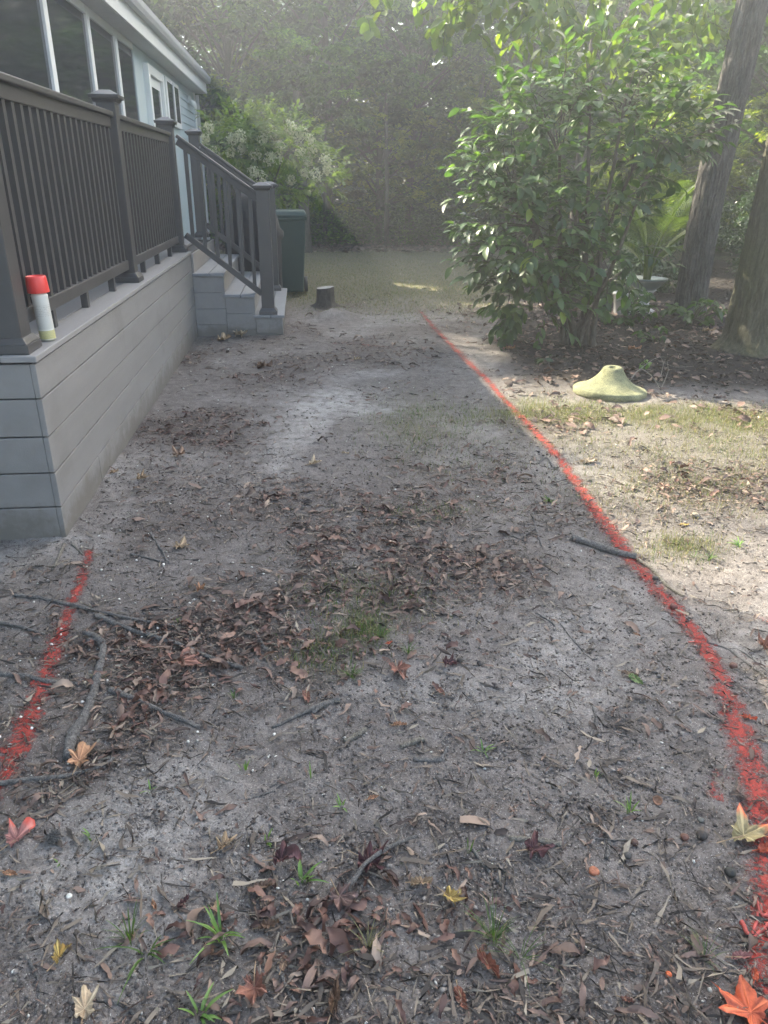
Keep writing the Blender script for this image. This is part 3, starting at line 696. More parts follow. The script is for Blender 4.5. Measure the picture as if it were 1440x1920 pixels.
def lay(name, tmpl, P, L, mat, label, up=.002, tilt=.35, aniso=None, wid=1.0, zs=1.0, parent=None, smooth=False, jit=.035):
    N = len(P); a = RNG.uniform(0, 2*np.pi, N)
    d = np.stack([np.cos(a), np.sin(a), RNG.normal(0, tilt*.35, N)], 1)
    nh = nrm(np.stack([RNG.normal(0, tilt, N), RNG.normal(0, tilt, N), np.ones(N)], 1))
    flip = RNG.random(N) < .25; nh[flip] *= -1
    X, Y, Z = frames(d, nh)
    T = np.column_stack([P, height(P[:, 0], P[:, 1], False)+up+np.abs(d[:, 2])*L*.4])
    W = L*RNG.uniform(.6, 1.4, N)*wid
    V, F = scatter(tmpl[0], tmpl[1], T, X, Y, Z, np.column_stack([L, W, L*zs*RNG.uniform(.3, 1.2, N)]), jit)
    o = mk(name, V, F, mat, parent, smooth); tag(o, label, kind='stuff'); return o
tm = [curl(5, 1.0, .6, .11), curl(5, .5, 1.6, .065), curl(4, 1.5, .3, .17), curl(4, .3, -.9, .15)]
D = lambda x, y: np.clip(.05+1.0*m_litter(x, y)**2, 0, 1)*(1-.5*m_lawn(x, y))
for i, (t_, n_) in enumerate(zip(tm, (3700, 12000, 1150, 1300))):
    P = sampl(n_, D, .75, 10.5); L = np.clip(np.exp(RNG.normal(math.log(.019), .55, len(P))), .006, .075)*(1+.05*P[:, 1])
    lay('leaf_litter', t_, P, L, MAT['litter'], ['curled brown strips of dead leaf scattered over the soil', 'thin twisted bark shreds scattered over the soil', 'tightly curled dead leaf pieces scattered over the soil', 'flat dead leaf scraps scattered over the soil'][i], .004, .45)
MAT['litter2'] = leafmat('reddish_dead_leaves', [(.045, .022, .018), (.095, .046, .036), (.15, .075, .056), (.22, .125, .09)], .5, .05, (1, 1, 1), .4)
P = sampl(1350, lambda x, y: np.clip(m_litter(x, y)*1.6-.75, 0, 1)+.5*_blob(x, y, .02, 1.08, .28, .12)+.5*_blob(x, y, .0, 2.15, .4, .22), .8, 6)
lay('leaf_litter', curl(6, 1.1, .9, .15), P, np.clip(np.exp(RNG.normal(math.log(.034), .4, len(P))), .015, .075), MAT['litter2'], 'reddish brown curled leaves gathered in clumps on the soil', .006, .5, jit=.05)
# broader dead leaves in the middle drift and under the shrub
P = sampl(260, lambda x, y: np.clip(D(x, y)*1.2-.25, 0, 1), .8, 7.5)
lay('leaf_litter', curl(5, .7, .5, .30), P, RNG.uniform(.025, .065, len(P)), MAT['litter'], 'wider dead leaves lying in drifts on the soil', .006, .6, wid=.7, jit=.07)
P = np.stack([RNG.uniform(1.5, 5.2, 1500), RNG.uniform(4.3, 9.5, 1500)], 1); P = P[.25+m_litter(P[:, 0], P[:, 1])+.5*m_mulch(P[:, 0], P[:, 1]) > RNG.random(1500)*.9]
lay('leaf_litter', curl(5, .7, .5, .28), P, RNG.uniform(.04, .09, len(P)), MAT['litter'], 'dead leaves scattered over the mulch bed and its edge', .008, .45, wid=.9)
P = np.stack([RNG.uniform(-2, 7, 2600), RNG.uniform(16.8, 20.5, 2600)], 1)
lay('leaf_litter', curl(4, .7, .5, .30), P, RNG.uniform(.06, .13, len(P)), MAT['litter'], 'dead leaves lying along the edge of the wood', .01, .4)
# pale pebbles
def rock(n=10):
    V = [(0, 0, -.32)]+[(.5*math.cos(a), .42*math.sin(a), -.05+.04*math.sin(3*a)) for a in np.arange(6)*math.pi/3]+[(.33*math.cos(a+.4), .28*math.sin(a+.4), .25) for a in np.arange(6)*math.pi/3]+[(0, 0, .32)]
    F = [(0, 1+(k+1) % 6, 1+k) for k in range(6)]+[(1+k, 1+(k+1) % 6, 7+k) for k in range(6)]+[(1+(k+1) % 6, 7+(k+1) % 6, 7+k) for k in range(6)]+[(7+k, 7+(k+1) % 6, 13) for k in range(6)]
    return np.array(V), np.array(F)
# soil crumbs
tet = (np.array([(-.5, -.35, 0), (.5, -.3, 0), (.05, .5, 0), (0, 0, .55)]), np.array([(0, 1, 3), (1, 2, 3), (2, 0, 3)]))
P = sampl(85000, lambda x, y: .35+.65*vn(x, y, 7, 77)**1.5, .72, 4.2)
lay('soil_crumbs', tet, P, RNG.uniform(.002, .0075, len(P))*(.8+.25*P[:, 1]), MAT['crumb'], 'loose crumbs of earth covering the bare soil', .0005, .3)
P = sampl(7200, lambda x, y: np.clip(vn(x, y, 5, 177)*1.6-.5, 0, 1), .72, 5.0)
lay('soil_clods', rock(), P, RNG.uniform(.005, .014, len(P))*(.9+.1*P[:, 1]), MAT['crumb'], 'small clods of earth gathered in patches on the soil', .001, .4, jit=.06)
P = sampl(640, lambda x, y: .12+.88*np.exp(-((x+.7)/.5)**2)*(y > 1.6)+.4*_blob(x, y, -.3, 5, 1, 2), .78, 8)
lay('gravel', rock(), P, RNG.uniform(.0035, .0105, len(P))*(.9+.12*P[:, 1]), MAT['pebble'], 'small white quartz pebbles strewn over the soil', .002, .5, zs=1.2, smooth=True)
# fine twigs and needles
st = (np.array([(-.5, -.011, 0), (-.5, .011, 0), (-.15, .013, .05), (-.15, -.013, .05), (.2, -.012, .02), (.2, .012, .02), (.5, .006, .06), (.5, -.006, .06), ]), np.array([(0, 1, 2, 3), (3, 2, 5, 4), (4, 5, 6, 7)]))
P = sampl(12500, lambda x, y: .15+.85*m_litter(x, y), .75, 9)
lay('fine_twigs', st, P, RNG.uniform(.02, .09, len(P)), MAT['needle'], 'fine dry twigs and needles scattered over the soil', .004, .25, wid=1.0)
# mulch
tmul = (np.array([(-.5, -.2, 0), (.5, -.16, 0), (.45, .2, .05), (-.45, .16, .03), (-.4, -.1, .16), (.4, -.1, .2)]), np.array([(0, 1, 5, 4), (4, 5, 2, 3)]))
P = np.stack([RNG.uniform(1.5, 8, 26000), 4.5+RNG.random(26000)**1.5*9.5], 1); P = P[m_mulch(P[:, 0], P[:, 1]) > RNG.random(len(P))*.8+.1]
lay('mulch', tmul, P, RNG.uniform(.015, .05, len(P)), MAT['mulch'], 'dark bark mulch under the leafy shrub and the big trunks', .003, .5)

# ------------------------------------------------------------------ grass
def blades(P, H, W, lean=.5):
    N = len(P); a = RNG.uniform(0, 2*np.pi, N); s = np.stack([np.cos(a), np.sin(a), 0*a], 1)
    b = RNG.uniform(0, 2*np.pi, N); l = np.stack([np.cos(b), np.sin(b), 0*b], 1)*(RNG.random(N)*lean)[:, None]
    B = np.column_stack([P, height(P[:, 0], P[:, 1], False)-.002]); H = H[:, None]; W = W[:, None]; up = np.array([0, 0, 1.0])
    mid = B+(up*.6+l*.35)*H; tip = B+(up*.85+l*1.25)*H
    V = np.stack([B-s*W, B+s*W, mid+s*W*.7, mid-s*W*.7, tip], 1).reshape(-1, 3)
    o = (np.arange(N)*5)[:, None]
    F = np.concatenate([o+np.array([[0, 1, 2]]), o+np.array([[0, 2, 3]]), o+np.array([[3, 2, 4]])], 0)
    return V, F
def grass(name, P, h0, h1, w, mat, label, lean=.8):
    V, F = blades(P, RNG.uniform(h0, h1, len(P)), np.full(len(P), w), lean); o = mk(name, V, F, mat); tag(o, label, kind='stuff')
P = sampl(19000, lambda x, y: m_grass(x, y)**1.4, 1.2, 6.5)
k = RNG.random(len(P)) < np.where(P[:, 0] > 1.2, .25, .62)
grass('grass', P[k], .012, .038, .0011, MAT['grass'], 'sparse green grass in small patches on the bare soil')
grass('grass', P[~k], .012, .042, .0012, MAT['drygrass'], 'yellowed grass in front of the round concrete base')
P = sampl(58000, lambda x, y: m_lawn(x, y)*(.15+.85*fbm(x, y, 3, 3, 66)), 6.5, 19)
k = RNG.random(len(P)) < .3
grass('lawn', P[k], .015, .04, .0022, MAT['grass'], 'thin green lawn between the steps and the wood', 1.2)
grass('lawn', P[~k], .012, .045, .0024, MAT['drygrass'], 'thin dry lawn between the steps and the wood', 1.4)

# individual tufts and weeds
def tuft(px, py, hgt, n, w, mat, label, lean=1.0, cat='grass tuft', name='grass_tuft', bias=(0, 0)):
    x, y, z = gp(px, py); o_ = MB()
    for i in range(n):
        a = random.uniform(0, 6.283); L = hgt*random.uniform(.55, 1.1); le = lean*random.uniform(.3, 1.0); ww = w*random.uniform(.7, 1.2)
        dx, dy = math.cos(a)+bias[0], math.sin(a)+bias[1]; V = []; F = []; m = 5; sx, sy = -math.sin(a), math.cos(a)
        r0 = random.uniform(0, .012)
        for k in range(m+1):
            t = k/m; wk = ww*.5*(math.sin(math.pi*min(.98, .18+.82*t)))**.7; rr = r0+L*le*(t**1.4); zz = L*(t*1.05-.62*le*t*t)
            cx, cyy = x+dx*rr, y+dy*rr
            V += [(cx-sx*wk, cyy-sy*wk, z+zz+.12*wk), (cx, cyy, z+zz-wk*.35), (cx+sx*wk, cyy+sy*wk, z+zz+.12*wk)]
        for k in range(m): F += [(k*3, k*3+1, k*3+4, k*3+3), (k*3+1, k*3+2, k*3+5, k*3+4)]
        o_.add(V, F)
    o = o_.build(name, mat, None, True); tag(o, label, cat)
    o.location = (x, y, z)
    for v in o.data.vertices: v.co -= o.location
    return o
G = MAT['grass']; Wd = MAT['weed']
for a in [
 (245, 1765, .085, 26, .0022, G, 'thin upright green grass tuft left of the broad bladed tuft near the bottom left', .6),
 (415, 1760, .090, 13, .0060, Wd, 'large broad bladed green grass clump between the bottom left dead leaves', 1.1),
 (275, 1790, .070, 9, .0048, G, 'spreading green grass clump reaching right from the thin tuft at lower left', 1.5),
 (565, 1655, .062, 8, .0085, Wd, 'bright green broad leaved weed beside the maroon crumpled leaf', 1.2),
 (640, 1515, .040, 5, .0050, Wd, 'small pale green weed with arched leaves above the bottom leaf drift', 1.4),
 (460, 1445, .040, 5, .0038, Wd, 'small upright green shoot left of centre on bare soil', .4),
 (583, 1460, .045, 4, .0040, Wd, 'lone green shoot right of the small upright shoot', .5),
 (283, 1485, .045, 3, .0048, Wd, 'two leaved light green sprout near the left grey stick', .8),
 (497, 1580, .040, 5, .0042, Wd, 'small green weed above the maroon crumpled leaf', .9),
 (905, 1410, .040, 6, .0048, Wd, 'flat spreading light green weed right of centre', 1.5),
 (1180, 1525, .060, 6, .0042, Wd, 'green grass shoot beside the open nut shell', .7),
 (1115, 1455, .035, 5, .0040, Wd, 'small faint green shoot above the grass shoot by the nut shell', .7),
 (880, 1600, .040, 5, .0030, G, 'tiny green shoot at the top of the thin curved twig', .6),
 (925, 1765, .105, 30, .0018, G, 'wiry green grass tuft beside the yellow orange leaf', .8),
 (975, 1800, .070, 16, .0016, G, 'low wiry grass spreading right of the wiry tuft', 1.5),
 (690, 1780, .060, 22, .0014, MAT['drygrass'], 'dry straw coloured grass tuft below the purple brown leaf', 1.4),
 (375, 1905, .065, 8, .0065, Wd, 'green broad grass at the bottom edge near the pale tan leaf', 1.5),
 (1320, 1800, .050, 20, .0013, G, 'fine dark grass tuft near the lower right red paint', 1.4),
 (440, 1310, .035, 9, .0024, G, 'thin grass tuft right of the large reddish brown leaf', .9),
 (330, 1168, .030, 4, .0050, Wd, 'tiny bright green seedling above the long grey root', .8),
 (1030, 940, .035, 14, .010, G, 'low green clover like weed left of the long red line', 1.5),
 (1330, 1050, .050, 16, .0040, G, 'sunlit green grass tuft on the pale soil at right', 1.2),
 (1385, 1025, .050, 10, .0065, Wd, 'sunlit broad weed right of the sunlit grass tuft', 1.4),
 (172, 1570, .030, 3, .0055, Wd, 'two leaf seedling beside the spiky seed ball', .8),
 (112, 1618, .022, 3, .0045, Wd, 'tiny yellow green sprout below the spiky seed ball', .8),
 (185, 1275, .040, 20, .0018, MAT['drygrass'], 'mossy yellow green tuft right of the thick curved stick', 1.4),
 (660, 1270, .050, 34, .0020, G, 'dark green grass tuft on the middle leaf drift, lowest of the three', 1.1),
 (715, 1195, .050, 34, .0020, G, 'dark green grass tuft on the middle leaf drift, upper one', 1.1),
 (765, 1225, .050, 34, .0020, G, 'dark green grass tuft on the middle leaf drift, right one', 1.1),
 (1300, 1045, .030, 8, .0030, G, 'small sunlit tuft just right of the red line', 1.0),
]: tuft(*a)

# ------------------------------------------------------------------ notable leaves
def dead_mat(name, c1, c2, tips=None, tr=.12):
    m, nt, N, L, b = new_mat(name)
    v = coord(nt); f = noise(nt, 28, 5, .65, v)
    c = mixc(nt, .7, ramp(nt, f, [(.3, c1), (.7, c2)]), ramp(nt, noise(nt, 85, 5, .7, v), [(.3, (.35, .30, .28)), (.5, (1, 1, 1)), (.7, (1.25, 1.2, 1.15))]), 'MULTIPLY')
    r = attr(nt, 'rad')
    if tips: c = mixc(nt, math_(nt, 'MULTIPLY', sm_(nt, r, .45, .75), 1.0), c, tips)
    ve = attr(nt, 'vein'); c = mixc(nt, math_(nt, 'MULTIPLY', ve, .55), c, tuple(min(x*1.9+.02, 1) for x in c2))
    L.new(c, b.inputs['Base Color']); b.inputs['Roughness'].default_value = .55; b.inputs['Specular IOR Level'].default_value = .4
    bump(nt, b, math_(nt, 'ADD', f, ve), .5, .006)
    t = node(nt, 'ShaderNodeBsdfTranslucent'); L.new(c, t.inputs[0]); mx = node(nt, 'ShaderNodeMixShader'); mx.inputs[0].default_value = tr
    L.new(b.outputs[0], mx.inputs[1]); L.new(t.outputs[0], mx.inputs[2]); L.new(mx.outputs[0], N['Material Output'].inputs[0]); return m
def sm_(nt, v, a, b):
    m = nt.nodes.new('ShaderNodeMapRange'); m.interpolation_type = 'SMOOTHSTEP'; m.inputs[1].default_value = a; m.inputs[2].default_value = b; nt.links.new(v, m.inputs[0]); return m.outputs[0]
DM = dict(
 redbrown=dead_mat('reddish_brown_leaf', (.17, .075, .055), (.30, .14, .10)), orangebrown=dead_mat('orange_brown_leaf', (.24, .11, .06), (.42, .23, .13)),
 tan=dead_mat('tan_leaf', (.24, .16, .095), (.40, .28, .17)), pale=dead_mat('pale_tan_leaf', (.30, .22, .14), (.48, .38, .26)), yellow=dead_mat('yellow_leaf', (.30, .19, .06), (.52, .39, .13), (.16, .08, .045)),
 maroon=dead_mat('maroon_leaf', (.050, .022, .024), (.13, .055, .055)), purple=dead_mat('purple_brown_leaf', (.085, .05, .045), (.17, .105, .09)), rust=dead_mat('rust_leaf', (.16, .055, .035), (.27, .10, .06)),
 painted=dead_mat('red_painted_leaf', (.26, .05, .03), (.66, .13, .05), None, .15), pinkred=dead_mat('half_painted_leaf', (.20, .08, .075), (.33, .15, .13), (.55, .08, .055)),
 olive=dead_mat('olive_leaf_with_painted_tips', (.18, .15, .07), (.36, .29, .15), (.85, .16, .06)), green=dead_mat('fallen_green_leaf', (.10, .16, .05), (.20, .27, .10)), brown=dead_mat('dull_brown_leaf', (.10, .06, .04), (.21, .13, .085)))
def leaf_mesh(kind, size, curlv, fold, seed):
    rs = random.Random(seed); V = [(0, 0, 0)]; RA = [0]; VE = [1]; F = []; NA = 60; NR = 7
    lobes = [(0, 1.0), (57, .88), (-57, .88), (116, .58), (-116, .58)]
    lob = [(a+rs.uniform(-13, 13), l*rs.uniform(.68, 1.1), rs.uniform(28, 44)) for a, l in lobes]; jg = [1+rs.uniform(-.09, .06) for _ in range(NA)]
    ph = rs.uniform(0, 6)
    for i in range(1, NR+1):
        t = i/NR
        for k in range(NA):
            a = -180+360*k/NA; ar = math.radians(a)
            if kind == 'maple':
                r = .34; ve = 0
                for la, ll, w in lob:
                    d = abs((a-la+180) % 360-180)
                    q = max(0, 1-d/w); tooth = 1+.07*math.sin(d*.9)
                    r = max(r, ll*(.36+.64*q**1.15)*tooth if d < w else r)
                    if d < 4: ve = 1
                r *= 1+(jg[k]-1)*t; x, y = r*t*math.cos(ar), r*t*math.sin(ar)
            else:
                r = math.cos(ar)**2*.55+math.sin(ar)**2*(.26 if kind == 'oval' else .12); x = .55*t*math.cos(ar); y = (.25 if kind == 'oval' else .11)*t*math.sin(ar)*(1-.25*math.cos(ar)); r = .5; ve = 1 if (k % (NA//2) == 0) else 0
            rr = math.hypot(x, y)
            z = curlv*(.30*rr*rr-.25*rr*rr*rr*rr+.22*math.sin(3*ar+ph)*rr+.20*math.sin(7*ar+ph*2)*rr*t+.10*math.sin(13*ar+ph+t*5)*t)+.02*math.sin(x*25+ph)*t
            z += fold*abs(y)*.9
            if kind == 'maple': z += curlv*.35*max(0, t-.6)*math.sin(5*ar+ph)
            V.append((x*size*.62, y*size*.62*(1-.35*abs(fold)), z*size*.6)); RA.append(min(1, rr)); VE.append(ve if t < .95 else 0)
    for k in range(NA): F.append((0, 1+k, 1+(k+1) % NA))
    for i in range(NR-1):
        for k in range(NA): F.append((1+i*NA+k, 1+(i+1)*NA+k, 1+(i+1)*NA+(k+1) % NA, 1+i*NA+(k+1) % NA))
    return V, F, dict(rad=RA, vein=VE)
def fallen(px, py, kind, wpx, rot, col, label, curlv=.6, fold=0., tilt=(0, 0), stalk=True, seed=None):
    x, y, z = gp(px, py); sc = 1.02*np.linalg.norm(gz(px+wpx/2, py)-gz(px-wpx/2, py)); seed = seed or int(px*7+py)
    V, F, A = leaf_mesh(kind, sc, curlv, fold+(random.Random(seed+1).uniform(.08, .60) if kind == 'maple' else 0), seed)
    z0 = min(v[2] for v in V)
    o = empty('fallen_leaf', (x, y, z+.006-min(z0, 0)*.6)); tag(o, label, 'leaf')
    mk('blade', V, F, DM[col], o, True, A)
    if stalk:
        p = [(-.02*sc, 0, 0), (-.25*sc, .03*sc, .02*sc), (-.5*sc, .08*sc, .0)]; Vt, Ft = tube(p, [.0016, .0011, .0012], 6); mk('leaf_stalk', Vt, Ft, DM['tan' if col != 'painted' else 'painted'], o)
    o.rotation_euler = (R(tilt[0]), R(tilt[1]), R(rot)); return o
for a in [
 (338, 1243, 'maple', 84, 20, 'redbrown', 'large reddish brown five lobed leaf lying on twigs left of centre', .35),
 (150, 1432, 'maple', 74, 95, 'orangebrown', 'orange brown lobed leaf at the lower end of the thick curved stick', .5),
 (32, 1580, 'maple', 78, 60, 'pinkred', 'red and pink painted lobed leaf at the left edge', .5),
 (420, 1592, 'maple', 52, 40, 'tan', 'tan folded leaf on bare soil with its stalk pointing down', .9, .5),
 (844, 1690, 'maple', 62, -40, 'yellow', 'curled yellow leaf with dark orange tips below centre', .9, .3),
 (113, 1803, 'maple', 58, 70, 'yellow', 'folded yellow leaf near the bottom left corner', .8, .5),
 (160, 1898, 'maple', 90, 100, 'pale', 'pale cream tan leaf cut by the bottom edge at left', .4, .2),
 (478, 1862, 'maple', 100, -80, 'redbrown', 'reddish brown drooping lobed leaf near the bottom left grass', 1.0, .4),
 (527, 1624, 'maple', 66, 10, 'maroon', 'dark maroon crumpled leaf behind the bright green weed', 1.2, .2),
 (637, 1690, 'maple', 84, -60, 'purple', 'purple brown crumpled broad leaf in the bottom leaf drift', .9, .1),
 (690, 1625, 'maple', 92, -30, 'maroon', 'large maroon leaf under crossing twigs in the bottom leaf drift', 1.1, .2),
 (722, 1600, 'oval', 46, 20, 'purple', 'small domed brown leaf beside the maroon leaf under twigs', .9, .2),
 (915, 1815, 'oval', 88, -60, 'rust', 'long reddish folded leaf left of the bottom right grass', .8, .8),
 (865, 1876, 'oval', 66, -75, 'rust', 'rust coloured oval leaf standing on edge near the bottom', .5, .2, (35, 0)),
 (628, 1880, 'oval', 92, 80, 'brown', 'glossy tan and brown curled leaf at the bottom centre', 1.4, 1.0),
 (532, 1810, 'oval', 46, 80, 'brown', 'flat brown oval leaf at the tip of the thin grey twig', .4, .2),
 (1393, 1572, 'maple', 118, 20, 'olive', 'olive and tan lobed leaf with orange painted tips in the red line', .35),
 (1405, 1905, 'maple', 118, 130, 'painted', 'bright orange painted lobed leaf at the bottom right corner', .4),
 (1405, 1350, 'oval', 38, -20, 'painted', 'small orange painted leaf right of the long red line', .8, .3),
 (1414, 1833, 'oval', 42, 60, 'painted', 'orange painted leaf scrap above the bottom right painted leaf', .8, .3),
 (1436, 1596, 'oval', 60, 15, 'painted', 'orange painted narrow leaf at the right edge in the red line', .7, .5),
 (375, 1110, 'maple', 30, 50, 'orangebrown', 'small orange brown leaf standing up above the long grey root', 1.2, .5),
 (337, 1028, 'maple', 42, 10, 'tan', 'tan lobed leaf near the two grey twigs by the deck', .7, .2),
 (1104, 868, 'oval', 52, 12, 'pale', 'pale yellow tan leaf right of the long red line', .6, .3),
 (1192, 1278, 'oval', 46, -55, 'green', 'green fallen leaf leaning on a dark leaf right of centre', .4, .4, (30, 10)),
 (1180, 1268, 'oval', 44, -30, 'brown', 'dark brown leaf under the green fallen leaf', .5, .4),
 (497, 690, 'oval', 44, 20, 'brown', 'curled brown leaf on the soil in front of the steps', 1.2, .6),
 (586, 872, 'maple', 34, 30, 'pale', 'pale lobed leaf on bare soil beyond the middle', .5, .2),
 (648, 852, 'oval', 20, -20, 'pale', 'very small pale leaf right of the pale lobed leaf', .8, .3),
 (668, 676, 'maple', 22, 0, 'pale', 'whitish small leaf on the soil beyond the steps newel', .8, .3),
 (575, 1311, 'oval', 52, -80, 'redbrown', 'narrow reddish leaf pointing down beside the forked dark stick', .5, .6),
 (825, 1300, 'oval', 40, -60, 'redbrown', 'narrow brown leaf right of the middle leaf drift', .6, .6),
 (745, 1260, 'maple', 62, -80, 'redbrown', 'dark reddish lobed leaf just below the middle grass tufts', .7, .3),
 (730, 1208, 'oval', 18, 30, 'painted', 'little round orange leaf between the dark green grass tufts', .5, 0, (20, 0)),
 (840, 1250, 'maple', 44, 0, 'maroon', 'maroon crumpled leaf at the right end of the middle leaf drift', 1.1, .3),
 (1194, 1193, 'oval', 20, -50, 'orangebrown', 'small orange brown leaf on bare soil left of the red line', .9, .5),
 (1432, 1218, 'maple', 54, 80, 'redbrown', 'brown leaf standing up at the right edge by the thin branches', 1.1, .5),
 (1283, 986, 'oval', 26, 0, 'yellow', 'small yellow leaf on the sunlit soil at right', .5, .2),
 (790, 1660, 'oval', 60, 5, 'tan', 'curled tan brown leaf right of the maroon leaf', .9, .5),
 (345, 1698, 'oval', 46, 60, 'maroon', 'dark purple curled leaf behind the broad bladed clump', 1.1, .8),
 (290, 1703, 'oval', 32, -60, 'orangebrown', 'narrow tan leaf left of the dark purple curled leaf', .9, .6),
 (1000, 1600, 'maple', 66, 10, 'maroon', 'dark maroon leaf under the grey twig right of centre', 1.1, .2),
 (407, 1705, 'oval', 46, 88, 'tan', 'upright tan narrow leaf right of the dark purple curled leaf', .5, .6),
 (20, 1642, 'oval', 44, -15, 'orangebrown', 'orange brown narrow leaf at the left edge', .5, .5),
 (505, 1742, 'oval', 58, 15, 'brown', 'brown folded leaf left of the bottom leaf drift', 1.2, .7),
 (700, 1500, 'oval', 34, 20, 'orangebrown', 'orange brown leaf near the two greenish twigs', .6, .7),
 (750, 1363, 'oval', 40, 0, 'orangebrown', 'narrow orange leaf below the middle leaf drift', .4, .8),
 (1390, 1798, 'oval', 62, 5, 'pinkred', 'brown narrow leaf with a red painted end at lower right', .5, .7),
 (1175, 1880, 'oval', 36, -25, 'redbrown', 'small reddish curled leaf at the bottom right', .9, .6),
 (495, 1668, 'oval', 60, 8, 'brown', 'long dull brown leaf left of the bright green weed', .6, .7),
 (265, 900, 'maple', 36, 20, 'tan', 'tan leaf on the litter beside the deck skirt', .8, .3),
 (335, 858, 'maple', 40, 60, 'brown', 'brown lobed leaf on the litter between deck and path', .8, .3),
 (215, 888, 'oval', 26, 50, 'tan', 'pale curled leaf against the deck skirt', 1.1, .4),
 (415, 640, 'maple', 32, 10, 'tan', 'tan lobed leaf on the litter below the steps', .9, .3),
 (448, 632, 'maple', 38, -30, 'pale', 'pale lobed leaf closest to the steps side panel', .9, .3),
 (390, 628, 'maple', 26, 70, 'tan', 'curled tan leaf where the deck meets the steps', 1.1, .3),
 (1190, 655, 'oval', 36, 0, 'orangebrown', 'orange brown leaf on the mulch behind the concrete base', .8, .3),
 (955, 655, 'oval', 36, 20, 'orangebrown', 'brown leaf on the mulch edge left of the shrub stems', .8, .4),
 (1330, 617, 'oval', 36, 0, 'tan', 'light tan leaf at the foot of the leaning trunk', .8, .3),
]: fallen(*a)

# ------------------------------------------------------------------ sticks
def stick(pts, r0, r1, label, mat='stick', lift=.6, branches=None, name='stick', wob=.0015):
    r0 *= 1.3; r1 *= 1.3
    P = [gp(p[0], p[1]) for p in pts]; P = [(p[0], p[1], p[2]+r0*lift+(pts[i][2] if len(pts[i]) > 2 else 0)) for i, p in enumerate(P)]
    o0 = Vector(P[0]); C = smooth_path(P, 6, wob); n = len(C)
    rad = [(r0+(r1-r0)*i/(n-1))*random.uniform(.88, 1.12) for i in range(n)]
    mb = MB(); mb.add(*tube(C, rad, 9, .13))
    for b in (branches or []):
        Q = [gp(p[0], p[1]) for p in b]; Q = [(p[0], p[1], p[2]+r1*.8+(b[i][2] if len(b[i]) > 2 else 0)) for i, p in enumerate(Q)]; Cb = smooth_path(Q, 4, wob); m = len(Cb)
        mb.add(*tube(Cb, [r1*(1-.55*i/(m-1)) for i in range(m)], 6, .05))
    o = mb.build(name, MAT[mat], None, True); o.location = o0
    for v in o.data.vertices: v.co -= o0
    tag(o, label, 'stick'); return o
